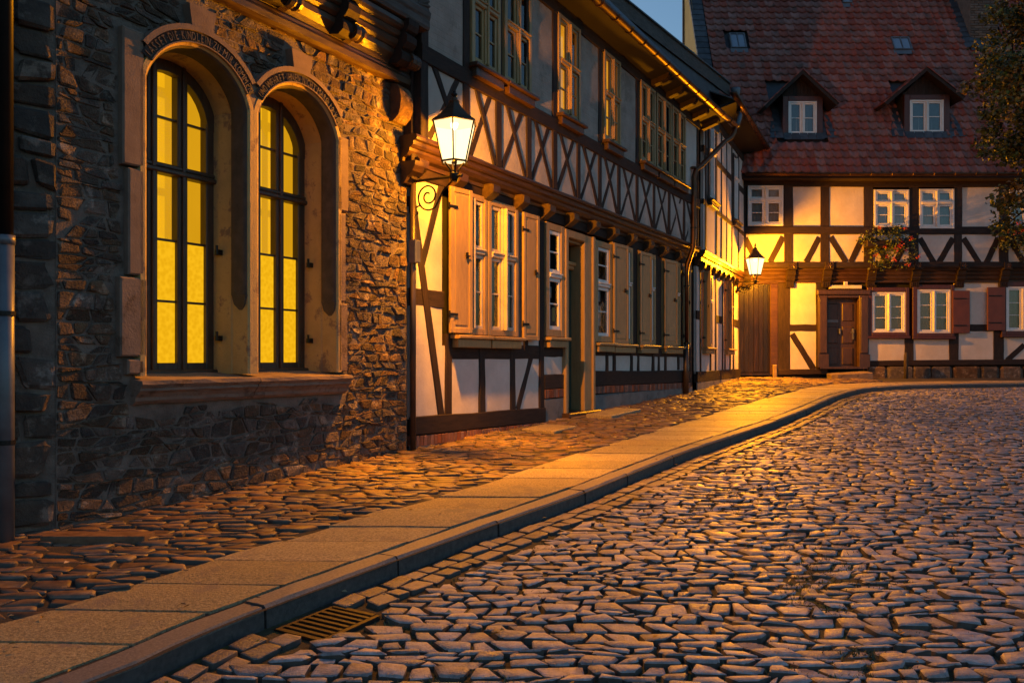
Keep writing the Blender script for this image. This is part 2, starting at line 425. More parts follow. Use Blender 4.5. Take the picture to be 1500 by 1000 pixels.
def courses(x0, x1, y0, y1, rh, ww, amp=0.02, sk=0.03, f=2.2, seed=0):
    """coursed rubble / cobbles: list of 4-corner cells whose edges are shared with their neighbours"""
    rnd = random.Random(seed)
    ys = [y0]
    while ys[-1] < y1: ys.append(ys[-1] + rnd.uniform(*rh))
    def yb(k, x): return ys[k] + amp * mnoise.noise(Vector((x * f, k * 7.7 + seed, 1.3))) * 2
    cells = []
    for k in range(len(ys) - 1):
        xs = [(x0 + rnd.uniform(-0.3, 0) * ww[1],) * 2]
        while xs[-1][0] < x1:
            xx = xs[-1][0] + rnd.uniform(*ww)
            s = rnd.uniform(-sk, sk)
            xs.append((xx - s, xx + s))
        for i in range(len(xs) - 1):
            a, b = xs[i], xs[i + 1]
            c = [(a[0], yb(k, a[0])), (b[0], yb(k, b[0])), (b[1], yb(k + 1, b[1])), (a[1], yb(k + 1, a[1]))]
            cells.append(c)
    return cells

_S = (0.0, 0.13, 0.87, 1.0)
def piece(c, to3, h, gap, rnd, lo=-0.03, dome=0.5, rough=0.004, rc=0.08, ej=0.0, tilt=0.45):
    """one stone: worn 4x4 face with uneven corners and a skirt. returns verts, faces"""
    cx = sum(p[0] for p in c) / 4; cy_ = sum(p[1] for p in c) / 4
    q = []
    for p in c:
        dx, dy = cx - p[0], cy_ - p[1]; d = sqrt(dx * dx + dy * dy) + 1e-6
        k = min(gap * rnd.uniform(0.9, 1.9) / d, 0.4)
        q.append((p[0] + dx * k, p[1] + dy * k))
    cc = {0: rnd.uniform(0.3, 2.4) * rc, 3: rnd.uniform(0.3, 2.4) * rc, 12: rnd.uniform(0.3, 2.4) * rc, 15: rnd.uniform(0.3, 2.4) * rc}
    tx, ty = rnd.uniform(-1, 1) * h * tilt, rnd.uniform(-1, 1) * h * tilt
    G = []
    for j, b in enumerate(_S):
        for i, a in enumerate(_S):
            x = (q[0][0] * (1 - a) + q[1][0] * a) * (1 - b) + (q[3][0] * (1 - a) + q[2][0] * a) * b
            y = (q[0][1] * (1 - a) + q[1][1] * a) * (1 - b) + (q[3][1] * (1 - a) + q[2][1] * a) * b
            k = j * 4 + i; edge = i in (0, 3) or j in (0, 3)
            if k in cc: x += (cx - x) * cc[k]; y += (cy_ - y) * cc[k]
            elif edge and ej: e = rnd.uniform(-0.3, 1.0) * ej; x += (cx - x) * e; y += (cy_ - y) * e
            G.append((x, y, h * (dome if edge else 1.0) + rnd.uniform(-rough, rough) + tx * (a - .5) + ty * (b - .5)))
    vs = [to3(*p) for p in G]
    fs = []
    for j in range(3):
        for i in range(3):
            k = j * 4 + i; fs.append((k, k + 1, k + 5, k + 4))
    ring = [0, 1, 2, 3, 7, 11, 15, 14, 13, 12, 8, 4]
    n0 = len(vs)
    for r in ring: vs.append(to3(G[r][0], G[r][1], lo))
    for k in range(12):
        k2 = (k + 1) % 12
        fs.append((ring[k2], ring[k], n0 + k, n0 + k2))
    return vs, fs

def lay(cells, to3, hfun, gap, mt, parent, name, stuff_name, weight, nmax=300, seed=1, smooth=True, side=None, **kw):
    """stones as parts: the nmax that show largest one by one, the rest joined"""
    rnd = random.Random(seed)
    order = sorted(range(len(cells)), key=lambda i: -weight(cells[i]))
    single = set(order[:nmax])
    rest = MB()
    for i, c in enumerate(cells):
        vs, fs = piece(c, to3, hfun(rnd), gap, rnd, **kw)
        if i in single:
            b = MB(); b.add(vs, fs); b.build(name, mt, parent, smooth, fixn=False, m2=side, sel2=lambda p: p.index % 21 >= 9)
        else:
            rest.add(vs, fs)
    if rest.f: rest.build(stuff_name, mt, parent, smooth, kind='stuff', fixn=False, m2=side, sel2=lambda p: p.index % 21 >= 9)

def in_view(x, y, z=None, m=0.03):
    if y < 0.3: return False
    a = x / y
    if abs(a) > 0.625 + m: return False
    if z is not None:
        b = (z - EYE) / y
        if b > 0.4383 + m or b < -0.395 - m: return False
    return True

# ================================================================== GROUND, ROAD, KERB, PAVEMENT
ea = MB()
xs = [-400, -120, -40, -15, -6, 0, 6, 15, 40, 120, 400]
yv = [-60, -20, -6, 0, 3, 6, 9, 13, 18, 23, 30, 60, 150, 500]
for j, y in enumerate(yv):
    for x in xs: ea.v.append((x, y, g(y) - 0.30))
for j in range(len(yv) - 1):
    for i in range(len(xs) - 1):
        k = j * len(xs) + i; ea.f.append((k, k + 1, k + len(xs) + 1, k + len(xs)))
tag(ea.build('ground', M['earth']), 'earth under and beyond the street', kind='structure')

KERB = [(-3.3, 0.2), (-2.55, 1.75), (-1.93, 2.85), (-1.597, 3.374), (-1.413, 3.769), (-1.18, 4.16), (-0.837, 4.691), (-0.303, 5.509), (0.165, 6.191),
        (0.59, 6.811), (0.95, 7.40), (1.839, 8.829), (2.664, 10.083), (3.756, 11.768), (4.566, 13.10), (5.72, 15.117),
        (6.72, 16.85), (7.75, 18.35), (8.55, 19.1), (9.4, 19.6), (10.8, 20.05), (12.78, 20.40), (16.5, 20.8), (20, 21.0)]
def smooth_line(pts, step=0.12):
    P = np.array(pts, float); out = []
    for i in range(len(P) - 1):
        p0, p1, p2, p3 = P[max(i - 1, 0)], P[i], P[i + 1], P[min(i + 2, len(P) - 1)]
        n = max(int(np.linalg.norm(p2 - p1) / step), 2)
        for k in range(n):
            t = k / n
            out.append(0.5 * ((2 * p1) + (p2 - p0) * t + (2 * p0 - 5 * p1 + 4 * p2 - p3) * t * t + (3 * p1 - p0 - 3 * p2 + p3) * t ** 3))
    out.append(P[-1]); return np.array(out)
KL = smooth_line(KERB)
KS = np.concatenate([[0], np.cumsum(np.linalg.norm(np.diff(KL, axis=0), axis=1))])
def kpt(s, o=0.0):
    """point at length s along the kerb face, o metres out into the road"""
    s = min(max(s, 0), KS[-1] - 1e-3)
    i = min(int(np.searchsorted(KS, s, 'right')) - 1, len(KL) - 2)
    f = (s - KS[i]) / (KS[i + 1] - KS[i])
    p = KL[i] * (1 - f) + KL[i + 1] * f
    d = KL[min(i + 3, len(KL) - 1)] - KL[max(i - 2, 0)]; d = d / np.linalg.norm(d)
    return float(p[0] + d[1] * o), float(p[1] - d[0] * o)
def kdist(x, y):
    """signed distance to the kerb face: positive on the road side"""
    d = np.hypot(KL[:, 0] - x, KL[:, 1] - y); i = int(d.argmin())
    t = KL[min(i + 1, len(KL) - 1)] - KL[max(i - 1, 0)]
    cr = t[0] * (y - KL[i, 1]) - t[1] * (x - KL[i, 0])
    return float(d[i] * (1 if cr < 0 else -1))
SLABL = smooth_line([(-5.2, 0.6), (-3.95, 2.1), (-2.95, 3.15), (-2.403, 3.845), (-2.132, 4.195), (-1.842, 4.704), (-1.548, 5.159), (-0.791, 6.329), (-0.369, 6.922),
         (0.196, 7.85), (0.937, 9.067), (2.399, 11.517), (3.424, 13.255), (4.581, 15.27), (5.9, 17.4), (6.75, 18.75), (7.6, 19.75), (8.5, 20.35), (9.8, 20.85), (12.9, 21.4), (20, 21.9)])

def wobble(x, y): return 0.018 * mnoise.noise(Vector((x * 0.9, y * 0.9, 5.1))) + 0.008 * mnoise.noise(Vector((x * 3, y * 3, 2)))
rb = MB(); n = len(KL)
XE = [0, 0.5, 1.2, 2.2, 3.5, 5, 8, 13, 22]
for p in KL:
    for e in XE: rb.v.append((p[0] + e - 0.02, p[1], g(p[1]) - KH - 0.014))
for i in range(n - 1):
    for k in range(len(XE) - 1):
        a = i * len(XE) + k; rb.f.append((a, a + 1, a + len(XE) + 1, a + len(XE)))
road = tag(rb.build('road', M['moss_bed'], fixn=False), 'cobbled road with mossy joints curving up to the right', kind='structure')
pb = MB(); XE = [0, 0.6, 1.4, 2.6, 4.5, 8, 14]
for p in KL:
    for e in XE: pb.v.append((p[0] - e + 0.02, p[1], g(p[1]) - 0.012))
for i in range(n - 1):
    for k in range(len(XE) - 1):
        a = i * len(XE) + k; pb.f.append((a, a + len(XE), a + len(XE) + 1, a + 1))
b0 = len(pb.v)
for y in (KL[-1][1], 22.2, 24.2):
    for x in (-6, 6, 20): pb.v.append((x, y, g(y) - 0.022))
for j in range(2):
    for i in range(2):
        a = b0 + j * 3 + i; pb.f.append((a, a + 1, a + 4, a + 3))
pavement = tag(pb.build('pavement', M['soil_bed'], fixn=False), 'pavement of cobbles and slabs along the old houses', kind='structure')

# kerb stones
kerb = tag(MB().build('kerb', M['kerb'], fixn=False), 'long granite kerb between pavement and road', kind='structure')
s = 0.0; rk = random.Random(4)
while s < KS[-1] - 1.2:
    L = rk.uniform(0.85, 1.25); b = MB(); e = s + L - 0.014; m = 6
    dz = rk.uniform(-0.006, 0.006)
    for i in range(m + 1):
        q = s + (e - s) * i / m; j1 = rk.uniform(-.004, .004)
        zt = g(kpt(q)[1]) + dz
        for o, z in ((0.012 + j1, zt - 0.25), (0.006 + j1, zt - 0.022), (-0.014 + j1, zt + rk.uniform(-.003, .002)), (-0.145, zt + rk.uniform(-.003, .003)), (-0.152, zt - 0.25)):
            x, y = kpt(q, o); b.v.append((x, y, z))
    for i in range(m):
        for k in range(4):
            a = i * 5 + k; b.f.append((a, a + 1, a + 6, a + 5))
    b.f.append((0, 1, 2, 3, 4)); b.f.append(tuple(m * 5 + k for k in range(5))[::-1])
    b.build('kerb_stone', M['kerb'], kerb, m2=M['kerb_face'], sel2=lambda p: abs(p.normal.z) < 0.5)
    s += L

# granite slabs of the footway
def xl(y): return float(np.interp(y, SLABL[:, 1], SLABL[:, 0]))
s = 0.6; rs = random.Random(11)
LS = np.concatenate([[0], np.cumsum(np.linalg.norm(np.diff(SLABL, axis=0), axis=1))])
S1 = float(np.interp(15.5, KL[:, 1], KS)); L1 = float(np.interp(15.62, SLABL[:, 1], LS))
def lft(s_):
    """left end of a paving joint: the joints run straight across the footway and fan out in the bend"""
    if s_ <= S1: y = kpt(s_)[1] + 0.12; return (float(np.interp(y, SLABL[:, 1], SLABL[:, 0])), y)
    q_ = L1 + (s_ - S1) / (KS[-1] - S1) * (LS[-1] - L1)
    return (float(np.interp(q_, LS, SLABL[:, 0])), float(np.interp(q_, LS, SLABL[:, 1])))
while s < KS[-1] - 1.5:
    L = rs.uniform(0.36, 0.66)
    c0 = kpt(s, -0.170); c1 = kpt(s + L - 0.020, -0.174)
    l0 = lft(s); l1 = lft(s + L)
    b = MB(); q = [tuple(l0), c0, c1, tuple(l1)]; dz = rs.uniform(0.004, 0.013)
    dd = np.hypot(l1[0] - l0[0], l1[1] - l0[1])
    if dd > 0.02:
        jit = rs.uniform(-0.05, 0.03)
        q[0] = (q[0][0] + jit, q[0][1]); q[3] = (q[3][0] + jit, q[3][1])
        q[3] = (q[3][0] + (q[0][0] - q[3][0]) / dd * 0.020, q[3][1] + (q[0][1] - q[3][1]) / dd * 0.020)
        # tray with worn edges
        top = []; nn = 6; mm = 3
        for j in range(mm + 1):
            for i in range(nn + 1):
                a, bb = i / nn, j / mm
                x = (q[0][0] * (1 - a) + q[1][0] * a) * (1 - bb) + (q[3][0] * (1 - a) + q[2][0] * a) * bb
                y = (q[0][1] * (1 - a) + q[1][1] * a) * (1 - bb) + (q[3][1] * (1 - a) + q[2][1] * a) * bb
                ed = i in (0, nn) or j in (0, mm)
                if ed: x += rs.uniform(-.005, .005); y += rs.uniform(-.005, .005)
                b.v.append((x, y, g(y) + dz + wobble(x, y) * 0.25 - (0.007 if ed else 0)))
        for j in range(mm):
            for i in range(nn):
                k = j * (nn + 1) + i; b.f.append((k, k + 1, k + nn + 2, k + nn + 1))
        rim = [i for i in range(nn + 1)] + [j * (nn + 1) + nn for j in range(1, mm + 1)] + [mm * (nn + 1) + i for i in range(nn - 1, -1, -1)] + [j * (nn + 1) for j in range(mm - 1, 0, -1)]
        o = len(b.v)
        for r in rim: v = b.v[r]; b.v.append((v[0], v[1], v[2] - 0.12))
        for k in range(len(rim)):
            k2 = (k + 1) % len(rim); b.f.append((rim[k2], rim[k], o + k, o + k2))
        b.build('paving_slab', M['slab'], pavement)
    s += L

# pavement cobbles between the houses and the slabs
def wall_x(y):
    if y < 5.581: return -3.093 - (5.581 - y) * 1.33
    if y < 17.97: return -1.125 + (y - 9) * 0.575
    return 4.034 + (y - 17.97) * 0.47
cells = [c for c in courses(-5.5, 9.5, 2.4, 22.85, (0.05, 0.105), (0.09, 0.27), 0.028, 0.06, 1.6, 3)]
keep = []
for c in cells:
    x = sum(p[0] for p in c) / 4; y = sum(p[1] for p in c) / 4
    if not in_view(x, y, m=0.32): continue
    if x < wall_x(y) - 0.05: continue
    if y > 22.2 and x > 8: continue
    right = xl(y) if y < 20.3 else 99
    if x > right - 0.07: continue
    if y >= 19 and np.hypot(SLABL[:, 0] - x, SLABL[:, 1] - y).min() < 0.09: continue
    if y >= 19 and kdist(x, y) > -0.6: continue
    if 2.0 < (x + 1.125) * .4985 + (y - 9) * .8669 < 2.75 and (x + 1.125) * .8669 - (y - 9) * .4985 > .22 and (x + 1.125) * .8669 - (y - 9) * .4985 < .78: continue
    keep.append(c)
def wgt(c):
    x = sum(p[0] for p in c) / 4; y = sum(p[1] for p in c) / 4
    return (abs((c[1][0] - c[0][0]) * (c[3][1] - c[0][1])) / y ** 3) * (1 if in_view(x, y, g(y), 0) else 0.01)
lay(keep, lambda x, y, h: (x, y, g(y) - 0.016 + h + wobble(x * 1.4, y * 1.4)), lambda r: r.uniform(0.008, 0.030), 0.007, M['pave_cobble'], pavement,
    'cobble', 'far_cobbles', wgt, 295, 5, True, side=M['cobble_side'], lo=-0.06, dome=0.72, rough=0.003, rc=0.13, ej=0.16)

# gutter rows of setts along the kerb
setts = []
GRS = float(KS[int(np.hypot(KL[:, 0] + 1.05, KL[:, 1] - 4.16).argmin())])
for row, (o0, o1) in enumerate(((0.045, 0.170), (0.180, 0.300))):
    s = 0.4 + row * 0.09; rr = random.Random(20 + row)
    while s < KS[-1] - 3:
        L = rr.uniform(0.11, 0.22)
        c = [kpt(s, o1), kpt(s + L, o1), kpt(s + L, o0), kpt(s, o0)]
        c = [(p[0] + rr.uniform(-.014, .014), p[1] + rr.uniform(-.014, .014)) for p in c]
        x = sum(p[0] for p in c) / 4; y = sum(p[1] for p in c) / 4
        if in_view(x, y, m=0.3) and not (GRS - 0.25 < s + L / 2 < GRS + 0.25): setts.append(c)
        s += L
def wgt2(c):
    x = sum(p[0] for p in c) / 4; y = sum(p[1] for p in c) / 4
    return (0.02 / y ** 3) * (1 if in_view(x, y, g(y), 0) else 0.01)
lay(setts, lambda x, y, h: (x, y, g(y) - KH - 0.004 + h + wobble(x, y) * .5), lambda r: r.uniform(0.008, 0.018), 0.007, M['sett'], road,
    'sett', 'far_setts', wgt2, 240, 6, True, side=M['cobble_side'], lo=-0.05, dome=0.8, rough=0.002, rc=0.06, ej=0.06)

# road cobbles
GXY = kpt(GRS, 0.23)
cells = courses(-3.5, 17.5, 2.35, 21.2, (0.055, 0.115), (0.075, 0.20), 0.030, 0.04, 1.2, 9)
keep = []
for c in cells:
    x = sum(p[0] for p in c) / 4; y = sum(p[1] for p in c) / 4
    if not in_view(x, y, m=0.42): continue
    if kdist(x, y) < 0.345 or np.hypot(x - GXY[0], y - GXY[1]) < 0.24: continue
    keep.append(c)
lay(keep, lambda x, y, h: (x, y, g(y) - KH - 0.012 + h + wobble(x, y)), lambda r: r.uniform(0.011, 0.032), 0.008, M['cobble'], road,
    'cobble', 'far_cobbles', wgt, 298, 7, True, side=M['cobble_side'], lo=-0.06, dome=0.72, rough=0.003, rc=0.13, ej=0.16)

# drain grate in the gutter
gx, gy = kpt(GRS, 0.23)
d = np.array(kpt(GRS + .3)) - np.array(kpt(GRS - .3)); dr = atan2(d[1], d[0])
grate = thing('drain_grate', 'rusty iron drain grate set in the gutter by the kerb', 'drain grate', (gx, gy, g(gy) - KH + 0.002), dr)
grate.rotation_euler = (0, -atan2(g(gy + .5) - g(gy - .5), 1) * sin(dr), dr)
b = MB(); b.box(-0.20, 0.20, -0.17, -0.142, -0.05, 0.000); b.box(-0.20, 0.20, 0.142, 0.17, -0.05, 0.000); b.box(-0.20, -0.172, -0.142, 0.142, -0.05, 0.000); b.box(0.172, 0.20, -0.142, 0.142, -0.05, 0.004)
M['rust'] = mat('rusty_iron', (0.05, 0.028, 0.018), (0.022, 0.013, 0.009), 20, 0.6, 0.5, 60, 0.004, metal=0.4)
b.build('frame', M['rust'], grate)
for i in range(7):
    b = MB(); x = -0.144 + i * 0.048; b.box(x - 0.011, x + 0.011, -0.142, 0.142, -0.04, 0.002, 0); b.build('bar', M['rust'], grate)
b = MB(); b.box(-0.25, 0.25, -0.18, 0.18, -0.16, -0.10); b.build('drain_pit', M['dark_room'], grate)

# grass tufts and moss blades in the joints, fallen leaves
rg = random.Random(31); gb = MB()
for i in range(9000):
    y = rg.uniform(2.8, 12); x = rg.uniform(-1.8, 0.66 * y)
    kd = kdist(x, y)
    if kd < 0.33: continue
    if mnoise.noise(Vector((x * 1.3, y * 1.3, 9))) < 0.0: continue
    z = g(y) - KH - 0.02
    for k in range(6):
        a = rg.uniform(0, 6.28); h = rg.uniform(0.016, 0.034); l = rg.uniform(0.012, 0.04); xx, yy = x + rg.uniform(-.05, .05), y + rg.uniform(-.02, .02)
        w = 0.007
        gb.add([(xx - w * sin(a), yy + w * cos(a), z), (xx + w * sin(a), yy - w * cos(a), z), (xx + l * cos(a), yy + l * sin(a), z + h)], [(0, 1, 2)])
tag(gb.build('grass', M['grass'], fixn=False), 'short grass and moss tufts in the joints of the road', kind='stuff')
lb = MB()
for i in range(520):
    y = rg.uniform(2.9, 17); x = rg.uniform(-0.62 * y, 0.64 * y)
    if x < wall_x(y) + 0.1: continue
    kd = kdist(x, y)
    if kd < -0.2 and rg.random() < 0.35: continue
    z = g(y) + (0.02 if kd < -0.02 else -KH + 0.028)
    if -0.02 <= kd < 0.3 and rg.random() < .3: z = g(y) - KH + 0.022
    a = rg.uniform(0, 6.28); s_ = rg.uniform(0.010, 0.028); tl = rg.uniform(-0.5, 0.5)
    P = [(s_, 0), (0.2 * s_, 0.5 * s_), (-s_, 0.1 * s_), (0, -0.5 * s_)]
    lb.add([(x + p[0] * cos(a) - p[1] * sin(a), y + p[0] * sin(a) + p[1] * cos(a), z + tl * p[1] + (0.006 if k % 2 else 0)) for k, p in enumerate(P)], [(0, 1, 2), (0, 2, 3)])
tag(lb.build('fallen_leaves', M['dry_leaf'], fixn=False), 'small dry leaves scattered over the cobbles', kind='stuff')

# ================================================================== STONE HOUSE (left)
SH = thing('stone_house', 'dark rubble stone house with two lit arched windows', 'house', FA.loc(), FA.rz())
W_ARCH = [(-2.817, 0.503), (-1.722, 0.510)]
ZS, ZC, RA, SILL = 2.12, 1.967, 0.527, -0.125
def outline(c, hw, e=0.0, na=22):
    """opening outline grown outwards by e: left foot up over the arch to the right foot"""
    zs = ZS; r = sqrt(hw * hw + (zs - ZC) ** 2) + e
    pts = [(c - hw - e, SILL + (zs - SILL) * k / 10) for k in range(10)]
    th0 = math.acos(min((hw + e) / r, 1)) if e >= 0 else math.acos((hw + e) / r)
    for k in range(na + 1):
        th = pi - th0 - (pi - 2 * th0) * k / na
        pts.append((c + r * cos(th), ZC + r * sin(th)))
    pts += [(c + hw + e, SILL + (zs - SILL) * (9 - k) / 10) for k in range(10)]
    return pts
def in_open(t, z, e=0.0):
    for c, hw in W_ARCH:
        if z < SILL: continue
        if z <= ZS:
            if abs(t - c) < hw + e: return True
        elif (t - c) ** 2 + (z - ZC) ** 2 < (RA + e) ** 2 and abs(t - c) < hw + e + 0.01: return True
    return False
ZTOP = 2.95
# mortar core
mb = MB(); cs = 0.06; x = -4.0
nx = int(3.94 / cs); nz = int((ZTOP + 1.5) / cs) + 1
for j in range(nz):
    for i in range(nx):
        t, z = -3.96 + i * cs, -1.5 + j * cs
        if any(in_open(t + a * cs, z + b_ * cs, 0.0) for a in (0, 1) for b_ in (0, 1)): continue
        mb.add([(t, 0, z), (t + cs, 0, z), (t + cs, 0, z + cs), (t, 0, z + cs)], [(0, 1, 2, 3)])
mb.box(-4.0, 0.9, 1.5, 1.7, -1.5, ZTOP)
mb.box(-0.10, -0.02, 0.02, 0.5, -1.5, ZTOP)
mb.box(-3.99, -3.93, 0.02, 1.5, -1.5, ZTOP)
mb.box(-3.96, 0.9, 0.3, 1.6, SILL - 0.30, SILL - 0.12)
mb.box(-3.96, 0.9, 0.45, 1.6, 2.72, ZTOP + 0.05)
mb.build('mortar_wall', M['mortar'], SH, fixn=False)
# sandstone blocks: (t0, t1, z0, z1)
BLK = [(-3.50, -3.325, 1.42, 2.42), (-3.455, -3.325, 0.62, 1.40), (-3.52, -3.30, 0.02, 0.60), (-3.46, -3.325, -0.11, 0.0),
       (-1.212, -1.10, 0.56, 1.42), (-1.225, -1.06, 1.44, 2.16), (-1.212, -1.075, -0.12, 0.54)]
def covered(t, z):
    if in_open(t, z, 0.10): return True
    for a, b_, c, d_ in BLK:
        if a - 0.02 < t < b_ + 0.02 and c - 0.02 < z < d_ + 0.02: return True
    if -3.42 < t < -1.02 and -0.36 < z < -0.08: return True
    for c, hw in W_ARCH:
        if abs(t - c) < 0.14 and 2.55 < z < 2.83: return True
    return False
def rubble(t0, t1, z0, z1, rh, ww, parent, m, names, nmax, seed, cov=None, hr=(0.001, 0.022), gap=0.006):
    keep = []
    for c in courses(t0, t1, z0, z1, rh, ww, 0.03, 0.045, 2.4, seed):
        t = sum(p[0] for p in c) / 4; z = sum(p[1] for p in c) / 4
        if t > t1 - 0.01: continue
        c = [(min(max(p[0], t0), t1), p[1]) for p in c]
        if c[1][0] - c[0][0] < 0.04: continue
        if cov and (cov(t, z) or any(cov(p[0] * .8 + t * .2, p[1] * .8 + z * .2) for p in c)):
            # a trimmed stone may still fit: shrink towards the free side
            ok = False
            for kf in (0.2, 0.4, 0.6, 0.75):
                for fx in (0, 1):
                    te = c[fx][0]
                    c2 = [(p[0] * (1 - kf) + te * kf, p[1]) for p in c]
                    tt = sum(p[0] for p in c2) / 4
                    if not ok and c2[1][0] - c2[0][0] > 0.03 and not cov(tt, z) and not any(cov(p[0] * .8 + tt * .2, p[1] * .8 + z * .2) for p in c2): ok = True; c3 = c2
            if ok: c = c3
            if not ok: continue
        keep.append(c)
    area = lambda c: (c[1][0] - c[0][0]) * (c[3][1] - c[0][1])
    lay(keep, lambda x, y, h: (x, -h, y), lambda r: r.uniform(*hr), gap, m, parent, names[0], names[1], area, nmax, seed + 1, False, lo=-0.03, dome=0.6, rough=0.006, rc=0.13, ej=0.13, tilt=0.3)
rubble(-3.96, -0.06, -1.30, 2.97, (0.03, 0.098), (0.06, 0.23), SH, M['rubble'], ('wall_stone', 'small_wall_stones'), 298, 40, covered)
# sandstone dressings
for a, b_, c, d_ in BLK:
    b = MB(); b.box(a, b_, -0.062, 0.05, c, d_, 0.012); b.build('jamb_stone', M['sandstone_worn'] if c < 0.6 else M['sandstone'], SH)
for c, hw in W_ARCH:                                  # keystones
    b = MB(); y0, y1 = -0.085, 0.05
    a = [(c - 0.10, 2.605), (c + 0.10, 2.605), (c + 0.13, 2.79), (c - 0.13, 2.79)]
    b.add([(p[0], y0, p[1]) for p in a] + [(p[0], y1, p[1]) for p in a], [(0, 1, 2, 3), (0, 4, 5, 1), (1, 5, 6, 2), (2, 6, 7, 3), (3, 7, 4, 0)])
    b.build('keystone', M['sandstone'], SH)
b = MB()                                              # spandrel stone between the arches
a = [(-2.33, 2.12), (-2.21, 2.12), (-2.13, 2.36), (-2.40, 2.42)]
b.add([(p[0], -0.058, p[1]) for p in a] + [(p[0], 0.05, p[1]) for p in a], [(0, 1, 2, 3), (0, 4, 5, 1), (1, 5, 6, 2), (2, 6, 7, 3), (3, 7, 4, 0)])
b.build('spandrel_stone', M['sandstone'], SH)
def sweep(c, hw, prof_fn, name, m, closed=False, lo=-1, smooth=False, sel=None):
    b = MB(); st = []
    K = len(outline(c, hw))
    idx = range(K) if sel is None else sel(K)
    ref = outline(c, hw, 0.0)
    for i in idx:
        ring = []
        for e, y in prof_fn(ref[i]):
            p = outline(c, hw, e)[i]; ring.append((p[0], y, p[1]))
        st.append(ring)
    m_ = len(st[0])
    for r in st: b.v.extend(r)
    for i in range(len(st) - 1):
        for k in range(m_ - 1):
            q = i * m_ + k; b.f.append((q, q + 1, q + m_ + 1, q + m_))
    return b.build(name, m, SH, smooth)
for c, hw in W_ARCH:
    # plain chamfered reveal stones with hollow moulding above
    def pf(p): return [(0.060, 0.04), (0.040, -0.062), (0.0, -0.062), (-0.018, -0.05), (-0.020, 0.13), (-0.028, 0.14), (-0.046, 0.36)]
    sweep(c, hw, pf, 'window_reveal', M['reveal'])
    def ph(p):
        return [(-0.0195, -0.045), (-0.034, -0.028), (-0.030, 0.01), (-0.036, 0.045), (-0.030, 0.08), (-0.044, 0.12), (-0.0295, 0.132)]
    sweep(c, hw, ph, 'hollow_moulding', M['hollow'], sel=lambda K: range(3, K - 3), smooth=True)
    # stops at the feet of the moulding
    for sx in (-1, 1):
        b = MB(); t0 = c + sx * (hw - 0.008)
        b.add([(t0, -0.05, 0.55), (t0 - sx * 0.034, -0.05, 0.55), (t0 - sx * 0.034, 0.12, 0.55), (t0, 0.12, 0.55),
               (t0, -0.03, 0.47), (t0 - sx * 0.026, -0.03, 0.47), (t0 - sx * 0.026, 0.10, 0.47), (t0, 0.10, 0.47), (t0 - sx * 0.005, 0.03, 0.40)],
              [(0, 1, 2, 3), (0, 4, 5, 1), (1, 5, 6, 2), (2, 6, 7, 3), (3, 7, 4, 0), (4, 8, 5), (5, 8, 6), (6, 8, 7), (7, 8, 4)])
        b.build('moulding_stop', M['hollow'], SH)
    # inscription band
    def pb_(p): return [(0.008, -0.075), (0.098, -0.070)]
    aw = 29
    a0 = lambda K: [i for i in range(10, K - 10) if abs((i - 10) / (K - 21) - .5) * (180 - 33.2) < 90 - aw + 3]
    a1 = lambda K: [i for i in range(10, K - 10) if abs((i - 10) / (K - 21) - .5) * (180 - 33.2) < 90 - 36 + 3]
    sweep(c, hw, pb_, 'inscription_band', M['band'], sel=a0)
    def pr_(p): return [(0.096, 0.03), (0.096, -0.088), (0.138, -0.088), (0.142, 0.03)]
    sweep(c, hw, pr_, 'arch_hood', M['sandstone'], sel=a1)
    def pr2(p): return [(0.0, -0.0615), (0.0, -0.086), (0.010, -0.086), (0.012, -0.0615)]
    sweep(c, hw, pr2, 'arch_fillet', M['sandstone'], sel=a0)

def letters(txt, c, hw, mt, parent):
    """raised letters that follow the arch"""
    r = RA + 0.020
    a0, a1 = radians(149.5), radians(30.5)
    wd = [0.55 if ch in 'I·.' else (1.25 if ch in 'MW' else 1.0) for ch in txt]
    tot = sum(wd); acc = 0; V = MB()
    for ch, w in zip(txt, wd):
        th = a0 + (a1 - a0) * (acc + w / 2) / tot; acc += w
        cu = bpy.data.curves.new('tmp', 'FONT'); cu.body = ch; cu.align_x = 'CENTER'; cu.size = 0.092; cu.extrude = 0.006; cu.resolution_u = 2
        ob = bpy.data.objects.new('tmp', cu); COL.objects.link(ob)
        dg = bpy.context.evaluated_depsgraph_get(); me = bpy.data.meshes.new_from_object(ob.evaluated_get(dg))
        cosr = (th - pi / 2)
        st = len(V.v); wx = (a0 - a1) * r / tot * w * 0.90 / 0.062
        for v in me.vertices:
            x, z = v.co.x * min(wx, 0.82), v.co.y * 0.98
            X = x * cos(cosr) - (z) * sin(cosr); Z = x * sin(cosr) + z * cos(cosr)
            V.v.append((c + r * cos(th) + X, -0.076 - v.co.z, ZC + r * sin(th) + Z))
        for p in me.polygons: V.f.append(tuple(i + st for i in p.vertices))
        bpy.data.objects.remove(ob); bpy.data.curves.remove(cu); bpy.data.meshes.remove(me)
    V.build('inscription', mt, parent, kind='stuff')
letters('LASSET·DIE·KINDLEIN·ZU·MIR·KOMMEN', *W_ARCH[0], M['letter'], SH)
letters('UND·WEHRET·IHNEN·NICHT·MARC·10·V14', *W_ARCH[1], M['letter'], SH)

